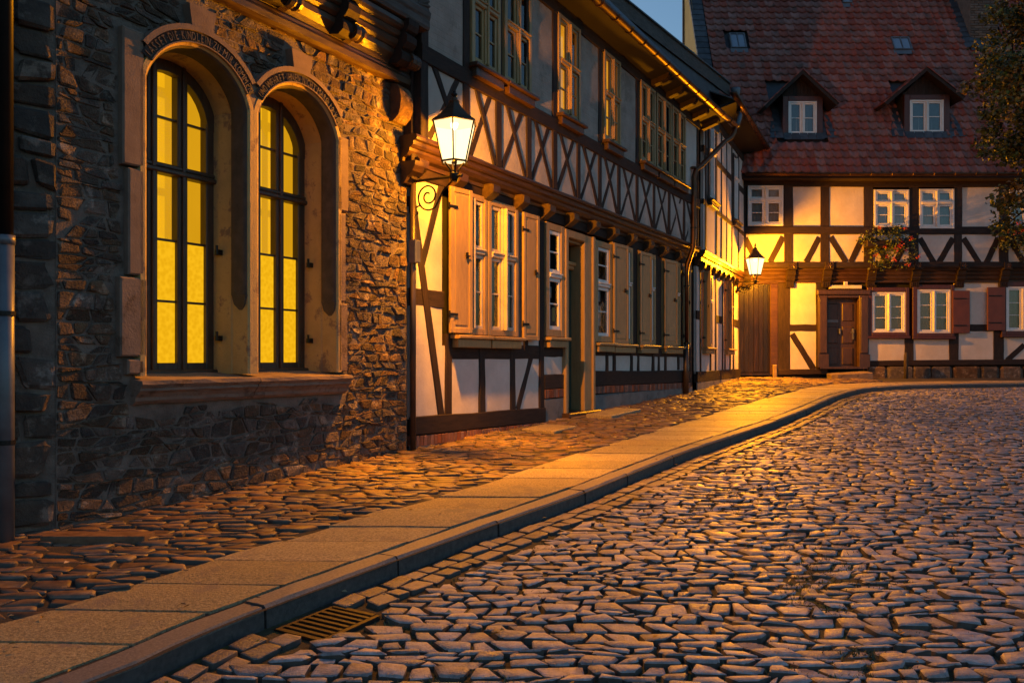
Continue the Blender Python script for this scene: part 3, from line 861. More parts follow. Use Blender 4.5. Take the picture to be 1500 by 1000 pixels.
# the two windows
for wi, (c, hw) in enumerate(W_ARCH):
    yF = 0.36
    tl, tr_ = c - hw + 0.045, c + hw - 0.045
    col = [(c - 0.385, c - 0.195), (c - 0.095, c + 0.095), (c + 0.195, c + 0.385)]
    rows = [(-0.03, 0.466), (0.486, 0.97), (0.99, 1.515), (1.60, 1.972), (1.99, 2.50)]
    fr = MB()
    fr.box(tl - 0.05, col[0][0], yF - 0.02, yF + 0.06, SILL, 2.6, 0.008)
    fr.box(col[2][1], tr_ + 0.05, yF - 0.02, yF + 0.06, SILL, 2.6, 0.008)
    for a, b_ in ((col[0][1], col[1][0]), (col[1][1], col[2][0])):
        fr.box(a, b_, yF - 0.022, yF + 0.06, SILL, 2.6, 0.010)
        fr.box(a + 0.034, b_ - 0.034, yF - 0.045, yF - 0.02, SILL, 2.6, 0.006)
    for a, b_ in col:
        fr.box(a, b_, yF - 0.018, yF + 0.055, SILL + 0.002, -0.03, 0.006)
        for z0, z1 in ((0.466, 0.486), (0.97, 0.99), (1.972, 1.99)): fr.box(a, b_, yF + 0.004, yF + 0.035, z0, z1, 0.003)
    fr.box(tl - 0.04, tr_ + 0.04, yF - 0.055, yF + 0.05, 1.515, 1.56, 0.012)
    fr.box(tl - 0.04, tr_ + 0.04, yF - 0.035, yF + 0.05, 1.562, 1.60, 0.010)
    fr.box(tl - 0.04, tr_ + 0.04, yF - 0.07, yF + 0.05, SILL - 0.02, -0.085, 0.012)
    # arched head of the frame
    for k in range(16):
        th = [pi * (k + q) / 16 for q in (0, 1)]
        ro, ri = RA + 0.02, RA - 0.135
        P = [(c + r * cos(a), ZC + r * sin(a)) for r, a in ((ri, th[0]), (ro, th[0]), (ro, th[1]), (ri, th[1]))]
        if min(p[1] for p in P) < 2.0 and abs(P[0][0] - c) > hw: pass
        fr.add([(p[0], yF - 0.026, p[1]) for p in P] + [(p[0], yF + 0.05, p[1]) for p in P], [(0, 1, 2, 3), (0, 3, 7, 4)])
    M.setdefault('win_frame_dark', mat('dark_stained_oak', (0.075, 0.040, 0.022), (0.04, 0.021, 0.012), 5, 0.45, 0.3, 30, 0.003, stretch=(5, 5, 1)))
    wo = fr.build('window', M['win_frame_dark'], SH, label='left arched window lit yellow' if wi == 0 else 'right arched window lit yellow')
    for a, b_ in col:
        for ri_, (z0, z1) in enumerate(rows):
            b = MB(); b.add([(a, yF + 0.02, z0), (b_, yF + 0.02, z0), (b_, yF + 0.02, z1), (a, yF + 0.02, z1)], [(0, 1, 2, 3)])
            b.build('pane', M['cathedral'] if ri_ < 2 else M['lit_glass'], wo, fixn=False)
    # inner casement and room walls behind, glowing themselves in place of room light
    inn = MB()
    for q in (-0.24, 0.22): inn.box(c + q - 0.022, c + q + 0.022, 0.60, 0.645, SILL, 2.6, 0.010)
    inn.box(c - 0.5, c + 0.47, 0.612, 0.645, 1.40, 1.46, 0.008); inn.box(c - 0.5, c + 0.47, 0.612, 0.645, 2.24, 2.32, 0.008)
    inn.build('inner_casement', M['room_side'], wo)
    rm = MB(); rm.add([(c - 0.56, 0.78, SILL - .1), (c + 0.50, 0.78, SILL - .1), (c + 0.50, 0.78, 2.7), (c - 0.56, 0.78, 2.7)], [(0, 1, 2, 3)])
    rm.build('room_wall', M['room_lit'], wo)
    rm = MB(); rm.add([(c + 0.475, 0.43, SILL - .1), (c + 0.475, 0.78, SILL - .1), (c + 0.475, 0.78, 2.7), (c + 0.475, 0.43, 2.7)], [(0, 1, 2, 3)])
    rm.build('room_side_wall', M['room_side'], wo)
# iron pintles and rust spots on the reveals
for c, hw in W_ARCH:
    for z in (0.92, 0.18):
        b = MB(); t0 = c + hw - 0.052
        b.box(t0 - 0.03, t0 + 0.04, 0.235, 0.28, z - 0.022, z + 0.022); b.tube([(t0 - 0.03, 0.255, z - 0.02), (t0 - 0.03, 0.255, z + 0.06)], 0.012, 6)
        b.build('pintle', M['iron'], SH)
# moulded stone sill
for a, b_ in ((-3.40, -2.27), (-2.262, -1.085)):
    b = MB()
    b.prof([(-0.36, -0.105), (0.055, -0.150), (0.135, -0.158), (0.140, -0.185), (0.125, -0.198), (0.110, -0.215), (0.112, -0.235), (0.085, -0.255), (0.060, -0.285), (0.055, -0.31), (0.03, -0.335), (-0.05, -0.34), (-0.36, -0.30)], a, b_, 10, 0.004)
    b.build('window_sill', M['sandstone_worn'], SH)
# timber cornice: wall plate, moulded filler boards between the beam heads
b = MB(); b.prof([(-0.1, 2.93), (0.06, 2.93), (0.10, 2.95), (0.115, 3.0), (0.10, 3.03), (0.10, 3.05), (0.085, 3.07), (0.11, 3.12), (0.16, 3.17), (0.17, 3.22), (-0.1, 3.22)], -4.1, -0.12, 12, 0.003)
b.build('wall_plate', M['timber_oil'], SH)
cons = [-3.83, -2.98, -2.13, -1.29, -0.40]
for k, t in enumerate(cons):
    b = MB()
    b.prof([(-0.05, 3.10), (0.20, 3.06), (0.26, 3.10), (0.27, 3.16), (0.25, 3.20), (0.29, 3.22), (0.33, 3.27), (0.335, 3.33), (0.30, 3.37), (0.34, 3.39), (0.36, 3.44), (0.36, 3.50), (-0.05, 3.50)], t - 0.085, t + 0.085, 2, 0.002)
    bo = b.build('beam_head', M['timber'], SH)
    b = MB()
    for q in range(5):
        b.tube([(t + 0.09 + q * 0.018 - 0.02, -0.30, 3.12 + 0 * q), (t + 0.09 + q * 0.018 - 0.02, -0.12, 3.06)], 0.011, 6)
    b.lathe((0, 0, 0), [(0.075, -0.07), (0.085, -0.03), (0.07, 0.0), (0.085, 0.03), (0.075, 0.07)], 12)
    for i in range(5 * 12 + 0, 0): pass
    st = len(b.v) - 60
    b.xform(Matrix.Translation((t + 0.135, -0.235, 3.13)) @ Matrix.Rotation(pi / 2, 4, 'Y'), st)
    b.build('carved_roll', M['timber_oil'], bo)
for a, b_ in zip(cons[:-1], cons[1:]):
    b = MB(); b.prof([(0.0, 3.225), (0.18, 3.225), (0.21, 3.25), (0.225, 3.29), (0.215, 3.31), (0.245, 3.33), (0.26, 3.365), (0.25, 3.38), (0.28, 3.40), (0.30, 3.43), (0.30, 3.47), (0.0, 3.48)], a + 0.09, b_ - 0.09, 3, 0.002)
    b.build('filler_moulding', M['timber_oil'], SH)
b = MB(); b.prof([(0.0, 3.50), (0.33, 3.50), (0.345, 3.53), (0.34, 3.60), (0.355, 3.63), (0.36, 3.68), (0.33, 3.72), (0.0, 3.72)], -4.1, -0.10, 12, 0.003)
b.build('sill_beam', M['timber_grey'], SH)
# upper storey: carved posts with fans, plaster triangles
mb = MB(); mb.box(-4.1, -0.14, -0.28, 1.1, 3.70, 7.2); mb.build('upper_wall', M['plaster'], SH)
for k, t in enumerate(cons):
    b = MB(); b.beam((t, 3.70), (t, 6.4), 0.21, -0.335, -0.2, 6); po = b.build('post', M['timber_grey'], SH)
    for sx in (-1, 1):
        b = MB(); ax = t + sx * 0.11
        a = [(ax, 3.722), (ax + sx * 0.22, 3.722), (ax + sx * 0.19, 3.86), (ax + sx * 0.10, 4.05), (ax, 4.12)]
        b.add([(p[0], -0.318, p[1]) for p in a] + [(p[0], -0.2, p[1]) for p in a], [(0, 1, 2, 3, 4), (0, 1, 6, 5), (1, 2, 7, 6), (2, 3, 8, 7), (3, 4, 9, 8), (4, 0, 5, 9)])
        for q in range(7):
            th = radians(8 + q * 12.5); r = 0.24 if q < 2 else 0.25 + 0.02 * q
            b.tube([(ax + sx * 0.015, -0.322, 3.735), (ax + sx * r * cos(th) * .88, -0.326, 3.735 + r * sin(th))], [0.004, 0.014], 6)
        b.build('carved_fan', M['timber_grey'], po)
for a, b_ in zip(cons[:-1], cons[1:]):
    m_ = (a + b_) / 2
    for sx in (-1, 1):
        b = MB(); b.beam((m_ + sx * 0.13, 3.75), (m_ + sx * 0.26, 5.0), 0.10, -0.312, -0.2); b.build('brace', M['timber_grey'], SH)
b = MB(); b.beam((-0.06, 1.95), (-0.06, 7.0), 0.13, -0.12, 0.3, 10, 0.008); b.build('gap_shade_post', M['timber'], SH)  # dark timber strip added for the shaded gap between the houses
b = MB()                                            # corbel stone under the cornice end
b.prof([(0.0, 2.52), (0.05, 2.52), (0.12, 2.58), (0.155, 2.66), (0.16, 2.76), (0.14, 2.84), (0.10, 2.90), (0.0, 2.93)], -0.36, -0.145, 4, 0.006)
b.build('corbel_stone', M['rubble'], SH)
# lead-in pipe on the corner
b = MB(); b.tube([(-0.012, -0.055, -1.05), (-0.012, -0.055, 1.95)], 0.034, 8); pi_ = b.build('corner_pipe', M['dark_pipe'], SH, True)
b = MB(); b.box(-0.05, 0.045, -0.12, -0.03, 1.05, 1.30, 0.01); b.build('junction_box', M['zinc'], pi_)

# the return of the stone house, turned away from the lamp, with its downpipe
SR = thing('stone_buttress', 'very dark rough stone wall corner at the left edge', 'wall', FS.loc(), FS.rz())
b = MB(); b.box(-3.2, -0.01, 0.0, 0.6, -1.6, 7.0); b.build('mortar_wall', M['mortar'], SR)
rubble(-1.6, -0.005, -1.30, 3.2, (0.13, 0.24), (0.18, 0.45), SR, M['rubble_dark'], ('wall_stone', 'small_wall_stones'), 260, 60, None, (0.015, 0.06), 0.012)
tp, zp = FS.pw(8, 808, 0.12)
dp = thing('downpipe', 'zinc downpipe with a dark upper length at the left edge', 'downpipe', (*FS.plan(tp, 0.12), EYE), FS.rz())
b = MB(); zb = g(FS.plan(tp, .12)[1]) - EYE
b.tube([(0, 0, zb - 0.01), (0, 0, 0.78)], 0.052, 14); b.build('lower_pipe', M['zinc'], dp, True)
b = MB(); b.tube([(0, 0, 0.78), (0, 0, 6.5)], 0.046, 14); b.build('upper_pipe', M['iron'], dp, True)
for z in (zb + 0.62, 0.28, 2.4):
    b = MB(); b.tube([(0, 0, z), (0, 0, z + 0.03)], 0.058, 14); b.box(-0.01, 0.01, 0.0, 0.14, z, z + 0.03); b.build('bracket', M['iron'], dp)
b = MB(); b.tube([(0, 0, 0.74), (0, 0, 0.80)], 0.057, 14); b.build('collar', M['zinc'], dp, True)
b = MB()
fx, fy = FS.plan(tp + 0.25, 0.28)
b.box(fx - 0.05, fx + 0.62, fy - 0.07, fy + 0.10, g(fy) - 0.1, g(fy) + 0.035, 0.01)
tag(b.build('channel_stone', M['pave_cobble']), 'dark drain channel stone at the foot of the left downpipe', 'stone')

# ================================================================== shared house pieces
def quadp(name, m, parent, t0, t1, z0, z1, y, smooth=False):
    b = MB(); b.add([(t0, y, z0), (t1, y, z0), (t1, y, z1), (t0, y, z1)], [(0, 1, 2, 3)]); return b.build(name, m, parent, fixn=False)
def window(parent, t0, t1, z0, z1, y, mt, mi=None, fw=0.06, cols=2, trans=None, upper=1, lower=2, curtain=None, back='dark_room', sill=True,
           mull=0.07, sash=0.04, mat_sill=None, label=None, lit=False):
    """casement window: frame part with panes, sashes, sill (and curtain) under it. y = front of the frame"""
    mi = mi or mt
    fr = MB()
    fr.box(t0, t0 + fw, y, y + 0.08, z0, z1, 0.006); fr.box(t1 - fw, t1, y, y + 0.08, z0, z1, 0.006)
    fr.box(t0 + fw, t1 - fw, y + 0.002, y + 0.08, z1 - fw, z1, 0.006); fr.box(t0 + fw, t1 - fw, y + 0.002, y + 0.08, z0, z0 + fw, 0.006)
    wo = fr.build('window', mt, parent, label=label)
    a, b_ = t0 + fw, t1 - fw; zb, zt = z0 + fw, z1 - fw
    bands = [(zb, zt, lower)]
    sb = MB()
    if trans:
        sb.box(a, b_, y - 0.012, y + 0.07, trans - 0.035, trans + 0.035, 0.012)
        sb.box(a, b_, y - 0.030, y - 0.010, trans + 0.012, trans + 0.034, 0.006)
        bands = [(zb, trans - 0.035, lower), (trans + 0.035, zt, upper)]
    w = (b_ - a - mull * (cols - 1)) / cols
    for k in range(cols - 1):
        x = a + w * (k + 1) + mull * k
        for (q0, q1, nrow) in bands: sb.box(x, x + mull, y - 0.006, y + 0.07, q0, q1, 0.012)
        if mull > 0.05: sb.box(x + mull * .28, x + mull * .72, y - (0.050 if mt == M['ochre'] and cols == 2 and t0 < 3 and z0 < 1 else 0.028), y - 0.005, zb, zt, 0.006)
    for k in range(cols):
        x0 = a + (w + mull) * k; x1 = x0 + w
        for (q0, q1, nrow) in bands:
            sb.box(x0, x0 + sash, y + 0.022, y + 0.06, q0, q1, 0.005); sb.box(x1 - sash, x1, y + 0.022, y + 0.06, q0, q1, 0.005)
            sb.box(x0 + sash, x1 - sash, y + 0.023, y + 0.06, q0, q0 + sash, 0.005); sb.box(x0 + sash, x1 - sash, y + 0.023, y + 0.06, q1 - sash, q1, 0.005)
            h = (q1 - q0 - 2 * sash) / nrow
            for r in range(nrow):
                if r: sb.box(x0 + sash, x1 - sash, y + 0.030, y + 0.055, q0 + sash + h * r - 0.011, q0 + sash + h * r + 0.011, 0.003)
                quadp('pane', M['glass'], wo, x0 + sash * .8, x1 - sash * .8, q0 + sash + h * r + (0.008 if r else 0), q0 + sash + h * (r + 1) - (0.008 if r < nrow - 1 else 0), y + 0.046)
    sb.build('sash', mi, wo)
    bk = MB(); bk.box(t0 + 0.01, t1 - 0.01, y + 0.17, y + 0.19, z0 + 0.01, z1 - 0.01); bk.build('room_shade', M[back], wo)
    if curtain:
        for (q0, q1, nrow) in bands:
            if curtain == 'half': q1 = q0 + (q1 - q0) * 0.55
            cb = MB(); n = 28
            for i in range(n + 1):
                x = a + (b_ - a) * i / n; yy = y + 0.105 + 0.016 * sin(i * 2.1 + q0 * 9) + 0.006 * sin(i * 5.3)
                cb.v += [(x, yy, q0), (x, yy + 0.003, q1 - 0.03 + 0.01 * sin(i * 3))]
            for i in range(n): cb.f.append((2 * i, 2 * i + 2, 2 * i + 3, 2 * i + 1))
            cb.build('curtain', M['curtain'], wo, True)
    if sill:
        b = MB(); ms = mat_sill or mt
        b.box(t0 - 0.04, t1 + 0.04, y - 0.10, y + 0.06, z0 - 0.055, z0 - 0.012, 0.010); b.box(t0 + 0.01, t1 - 0.01, y - 0.055, y + 0.06, z0 - 0.16, z0 - 0.056, 0.008)
        b.build('sill', ms, wo)
    return wo

def shutter(parent, th, z0, z1, w, ang, o=0.04, side=-1, m='ochre', name='shutter', thick=0.035, label=None):
    """framed shutter hinged at th; ang = opening angle from the closed position"""
    b = MB(); fw = 0.06
    b.box(0, fw, -thick, 0, 0, z1 - z0, 0.005); b.box(w - fw, w, -thick, 0, 0, z1 - z0, 0.005)
    for q in (0, (z1 - z0) * 0.5 - fw / 2 if False else None, z1 - z0 - fw):
        if q is None: continue
        b.box(fw, w - fw, -thick + 0.001, -0.001, q, q + fw, 0.005)
    b.box(fw, w - fw, -thick + 0.014, -0.012, fw, z1 - z0 - fw); b.box(fw + .025, w - fw - .025, -thick + 0.007, -0.013, fw + .03, z1 - z0 - fw - .03, 0.006)
    Mx = Matrix.Translation((th, -o, z0)) @ Matrix.Rotation(-ang, 4, 'Z')
    b.xform(Mx); so = b.build(name, M[m], parent, label=label)
    h = MB()
    for q in (0.2, z1 - z0 - 0.25):
        h.box(-0.03, w * 0.30, -thick - 0.008, -thick + 0.002, q, q + 0.03); h.tube([(0, -thick * .5, q - 0.02), (0, -thick * .5, q + 0.06)], 0.012, 6)
    h.box(w * .68, w * .75, -thick - 0.02, -thick, (z1 - z0) * .52, (z1 - z0) * .52 + 0.07); h.box(w * .62, w * .82, -thick - 0.028, -thick - 0.018, (z1 - z0) * .52 + 0.02, (z1 - z0) * .52 + 0.035)
    h.xform(Mx); h.build('hinge', M['iron'], so)
    return so

def timber(parent, p0, p1, w, y0, y1, m=None, name='beam', n=5, jit=0.006, w1=None):
    b = MB(); b.beam(p0, p1, w, y0 + R(-0.002, 0.002), y1, n, jit, w1=w1)
    hz = abs(p1[0] - p0[0]) > abs(p1[1] - p0[1])
    return b.build(name, m or (M['timber_h'] if hz else M['timber']), parent)
def plaster(parent, t0, t1, z0, z1, y, m=None, name='infill_panel', **k):
    b = MB(); b.panel(t0, t1, z0, z1, y, **k); return b.build(name, m or M['plaster'], parent, False)
def brick_row(parent, t0, t1, zfn, h, y, w=0.068):
    t = t0; rb_ = random.Random(int(t0 * 100) + 5); k = 0
    while t < t1 - w:
        b = MB(); z = zfn(t)
        b.box(t + 0.004, t + w - 0.005, y + rb_.uniform(-.004, .004), y + 0.1, z - h + 0.004, z - 0.003 + rb_.uniform(-.003, .002), 0.004)
        b.build('brick', M['brick'], parent); t += w; k += 1

# ================================================================== LONG HALF-TIMBERED HOUSE
HB = thing('half_timbered_house', 'long half-timbered house with crossed braces, jettied upper floor and ochre window frames', 'house', FA.loc(), FA.rz())
TE = 10.0                                         # far end of the long house
core = MB()
core.box(0.0, 3.76, 0.14, 0.5, -1.2, 2.3); core.box(4.80, TE, 0.14, 0.5, -1.2, 2.3); core.box(3.76, 4.80, 0.14, 0.5, 1.96, 2.3)
core.box(-0.12, TE, -0.05, 0.5, 2.30, 5.25)
core.box(1.0, TE, 0.8, 3.0, -1.2, 5.2)
core.build('core_wall', M['dark_room'], HB)
gz = lambda t, o=0.0: g(FA.plan(t, o)[1]) - EYE
# ---- ground floor timbers and infill
YP, YT = 0.0, -0.022
plaster(HB, 0.0, 0.62, -0.66, 2.02, YP, n=8)
plaster(HB, 0.60, 3.15, -0.70, 0.16, YP, n=8)
plaster(HB, 2.45, 3.06, 0.05, 2.02, YP)
plaster(HB, 3.12, 3.78, -0.22, 0.10, YP); plaster(HB, 4.80, TE, -0.28, 0.16, YP, n=12)
plaster(HB, 9.3, TE, 0.1, 2.0, YP)
timber(HB, (0.03, 1.80), (0.60, -0.66), 0.115, YT, 0.05, name='brace')
timber(HB, (0.60, 2.02), (0.20, 1.02), 0.105, YT + 0.006, 0.05, name='brace')
timber(HB, (0.0, 0.69), (0.66, 0.69), 0.20, YT + 0.010, 0.05, M['timber_h'], 'rail')
timber(HB, (0.0, -0.735), (3.15, -0.79), 0.20, YT - 0.02, 0.06, name='ground_sill')
for t in (0.735, 1.485, 2.265): timber(HB, (t, -0.68), (t + R(-.02, .02), 0.30), 0.135, YT, 0.05, name='post')
timber(HB, (3.08, -0.80), (3.08, 2.02), 0.135, YT - 0.004, 0.05, name='post', n=8)
timber(HB, (0.70, 0.10), (3.10, 0.10), 0.19, YT + 0.007, 0.05, name='rail')
timber(HB, (2.80, 0.06), (2.40, -0.68), 0.11, YT + 0.012, 0.05, name='brace')
timber(HB, (0.0, 2.07), (TE, 2.07), 0.14, YT, 0.06, name='wall_plate', n=12)
timber(HB, (2.62, 0.1), (2.62, 2.02), 0.12, YT + 0.004, 0.05, name='post'); 
brick_row(HB, 0.0, 3.14, lambda t: -0.845 - 0.017 * t, 0.12, -0.045)
b = MB(); b.prof([(0.0, -1.3), (0.035, -1.3), (0.033, -0.95), (0.0, -0.95)], -0.01, 3.14, 8, 0.004); b.build('plinth', M['render'], HB)
# between post and door
timber(HB, (3.15, 0.10), (3.76, 0.10), 0.13, YT + 0.01, 0.05, name='rail')
timber(HB, (3.15, -0.325), (3.77, -0.325), 0.21, YT - 0.01, 0.05, name='ground_sill')
brick_row(HB, 3.15, 3.78, lambda t: -0.435, 0.13, -0.035)
b = MB(); b.prof([(0.0, -1.3), (0.03, -1.3), (0.03, -0.575), (0.0, -0.575)], 3.15, 3.74, 4, 0.004); b.build('plinth', M['render'], HB)
# right of the door
timber(HB, (4.80, 0.125), (TE - 0.05, 0.10), 0.12, YT + 0.008, 0.05, name='rail', n=8)
timber(HB, (4.80, -0.31), (TE - 0.05, -0.365), 0.245, YT - 0.012, 0.06, name='ground_sill', n=10)
for t, w in ((5.42, .10), (5.73, .11), (6.52, .11), (6.86, .10), (7.63, .12), (7.95, .10), (8.33, .12), (9.12, .12), (9.55, .10)):
    timber(HB, (t, -0.22), (t, 0.10), w, YT, 0.05, name='post', n=2)
for t, w in ((6.66, .26), (7.89, .36), (9.26, .16)): timber(HB, (t, 0.15), (t, 2.02), w, YT + 0.003, 0.05, name='post')
timber(HB, (TE - 0.06, -0.75), (TE - 0.06, 2.1), 0.15, YT - 0.006, 0.05, name='post', n=8)
brick_row(HB, 4.82, TE - 0.10, lambda t: -0.435 - 0.012 * (t - 4.8), 0.125, -0.035)
b = MB(); b.prof([(0.0, -1.3), (0.03, -1.3), (0.03, -0.60), (0.0, -0.575)], 4.81, TE, 10, 0.005); b.build('plinth', M['render'], HB)
# ---- ground floor windows (ochre frames, white sashes further on)
wA = dict(fw=0.075, cols=2, trans=1.33, upper=1, lower=2, mull=0.085, sash=0.045)
window(HB, 0.80, 1.555, 0.30, 2.03, -0.055, M['ochre'], M['cream'], **wA, label='first ochre window, brightly lit by the lamp')
window(HB, 1.575, 2.34, 0.30, 2.03, -0.055, M['ochre'], M['cream'], **wA)
wB = dict(fw=0.10, cols=1, trans=1.22, upper=2, lower=2, sash=0.055)
w3 = window(HB, 3.16, 3.745, 0.33, 1.97, -0.05, M['ochre'], M['white_paint'], **wB)
quadp('poster', M['card'], w3, 3.50, 3.60, 0.56, 0.76, 0.03)
quadp('poster', M['paper'], w3, 3.33, 3.47, 0.90, 1.06, 0.032)
w4 = window(HB, 4.88, 5.56, 0.28, 1.93, -0.05, M['ochre'], M['white_paint'], **wB)
quadp('poster', M['paper'], w4, 5.06, 5.26, 0.55, 0.88, 0.03); quadp('poster', M['paper'], w4, 5.06, 5.24, 0.95, 1.12, 0.031)
wC = dict(fw=0.09, cols=2, trans=1.32, upper=1, lower=2, mull=0.07, sash=0.045)
for a, q in ((5.58, .93), (6.80, .88), (8.11, 1.05)): window(HB, a, a + q, 0.27, 1.98, -0.05, M['ochre'], M['white_paint'], **wC)
for th, ang, w in ((0.68, 9, .385), (5.57, 5, .53), (6.79, 4, .50), (8.10, 6, .60)):
    shutter(HB, th, 0.31 if th < 1 else 0.26, 2.02 if th < 1 else 1.96, w, radians(ang), 0.055)
for th, w in ((2.44, .41), (9.30, .38)):
    shutter(HB, th, 0.26, 1.99, w, radians(3), 0.05)
# ---- green door in its deep recess
df = MB(); zt, zb = 1.95, -0.80
df.box(3.755, 3.85, -0.07, 0.02, zb - 0.12, zt, 0.012); df.box(4.45, 4.80, -0.05, 0.02, zb - 0.02, zt, 0.012); df.box(4.715, 4.80, -0.085, -0.05, zb - 0.02, zt, 0.012); df.box(3.851, 4.449, -0.068, 0.02, zt - 0.12, zt - 0.002, 0.012)
df.box(3.851, 3.88, 0.021, 0.34, zb, zt - 0.12); df.box(4.45, 4.479, 0.021, 0.24, zb, zt - 0.12); df.box(3.88, 4.45, 0.021, 0.24, zt - 0.16, zt - 0.121)
df.box(3.88, 4.45, 0.12, 0.23, 1.40, 1.50, 0.02); df.box(3.88, 4.45, 0.09, 0.16, 1.46, 1.52, 0.012)
dfo = df.build('door_frame', M['ochre'], HB)
quadp('transom_pane', M['glass'], dfo, 3.88, 4.45, 1.50, zt - 0.15, 0.19); quadp('transom_shade', M['dark_room'], dfo, 3.88, 4.45, 1.50, zt - 0.15, 0.235)
dl = MB(); dl.box(3.882, 4.448, 0.18, 0.235, zb + 0.02, 1.398)
for z0, z1 in ((-0.68, -0.12), (-0.02, 0.62), (0.72, 1.30)):
    for a, b_ in ((3.94, 4.12), (4.20, 4.38)): dl.box(a, b_, 0.162, 0.185, z0, z1, 0.016)
dlo = dl.build('door', M['green_door'], HB, label='dark green panelled door')
b = MB(); b.tube([(3.93, 0.18, 0.22), (3.93, 0.10, 0.22), (4.04, 0.10, 0.21)], 0.013, 8); b.box(3.905, 3.955, 0.158, 0.185, 0.08, 0.30, 0.006); b.build('handle', M['iron'], dlo)
b = MB(); b.box(3.70, 4.86, -0.16, 0.34, zb - 0.075, zb - 0.004, 0.015); b.build('threshold', M['timber_oil'], HB)
b = MB(); b.box(3.78, 4.80, -0.10, 0.2, zb - 0.4, zb - 0.076); b.build('step_base', M['hollow'], HB)
# ---- jetty: moulded sill beam, beam heads
b = MB(); b.prof([(-0.05, 2.14), (0.04, 2.14), (0.05, 2.18), (0.10, 2.20), (0.13, 2.24), (0.135, 2.275), (0.165, 2.285), (0.18, 2.30), (0.185, 2.345), (0.225, 2.35), (0.235, 2.375), (0.225, 2.40), (0.19, 2.41), (-0.05, 2.41)], -0.18, TE, 26, 0.004)
b.build('jetty_beam', M['timber_oil'], HB)
POST = [-0.015, 0.815, 1.555, 2.335, 3.10, 3.885, 4.68, 5.465, 6.285, 7.145, 7.975, 8.89, 9.80]
for k, t in enumerate([0.02] + POST[1:-1]):
    b = MB(); b.prof([(-0.03, 2.02), (0.04, 1.985), (0.165, 2.07), (0.185, 2.09), (0.19, 2.165), (0.16, 2.19), (-0.03, 2.19)], t - 0.085, t + 0.085, 2, 0.003)
    b.build('beam_head', M['timber_oil'], HB)
b = MB(); b.prof([(-0.2, 1.90), (0.06, 1.90), (0.10, 1.96), (0.17, 2.02), (0.20, 2.08), (0.21, 2.13), (-0.2, 2.13)], -0.175, 0.0, 2, 0.003); b.build('bracket', M['timber_oil'], HB)
# ---- upper floor: posts, X braces, sill rail, infill (all 0.2 m out on the jetty)
YU, YUT = -0.20, -0.222
for i in range(len(POST) - 1):
    plaster(HB, POST[i], POST[i + 1] - 0.002, 2.40, 3.26, YU, M['plaster_dim'])
for i, t in enumerate(POST):
    w = 0.135 if i < 5 else 0.115
    timber(HB, (t, 2.405), (t, 5.0), w, YUT, -0.12, name='post', n=8, jit=0.005)
for i in range(len(POST) - 1):
    a, b_ = POST[i] + 0.06, POST[i + 1] - 0.055; wq = 0.088
    q = R(0.02, 0.06)
    timber(HB, (a + 0.10 + q, 3.24), (b_ - 0.03, 2.42), wq, YUT + 0.006, -0.13, name='brace', n=6)
    timber(HB, (b_ - 0.09 - q, 3.22), (a + 0.04, 2.42), wq, YUT + 0.012, -0.13, name='brace', n=6)
timber(HB, (-0.08, 3.31), (TE - 0.1, 3.31), 0.19, YUT - 0.006, -0.12, M['timber_h'], 'rail', 16)
timber(HB, (-0.08, 4.98), (TE - 0.1, 4.98), 0.18, YUT - 0.01, -0.12, M['timber_h'], 'wall_plate', 14)
# upper windows
UP = [(0.90, 1.555, 0), (1.665, 2.37, 0), (3.17, 3.91, 1), (4.80, 5.48, 1), (6.41, 7.14, 0), (7.215, 8.03, 0), (8.09, 8.92, 0)]
for a, b_, lit in UP:
    window(HB, a, b_, 3.50, 4.93, -0.245, M['ochre'], M['ochre'], fw=0.06, cols=2, trans=4.26, upper=1, lower=2, mull=0.075, sash=0.042,
           back='dim_room' if lit else 'dark_room', label='upper window glowing dimly orange' if lit else None, mat_sill=M['timber_oil'])
for a, b_ in ((0.04, 0.87), (2.41, 3.14), (3.93, 4.77), (5.51, 6.38)):
    plaster(HB, a, b_, 3.38, 4.92, YU, M['plaster_grey'], amp=0.004)
plaster(HB, 8.95, 9.76, 3.38, 4.92, YU)
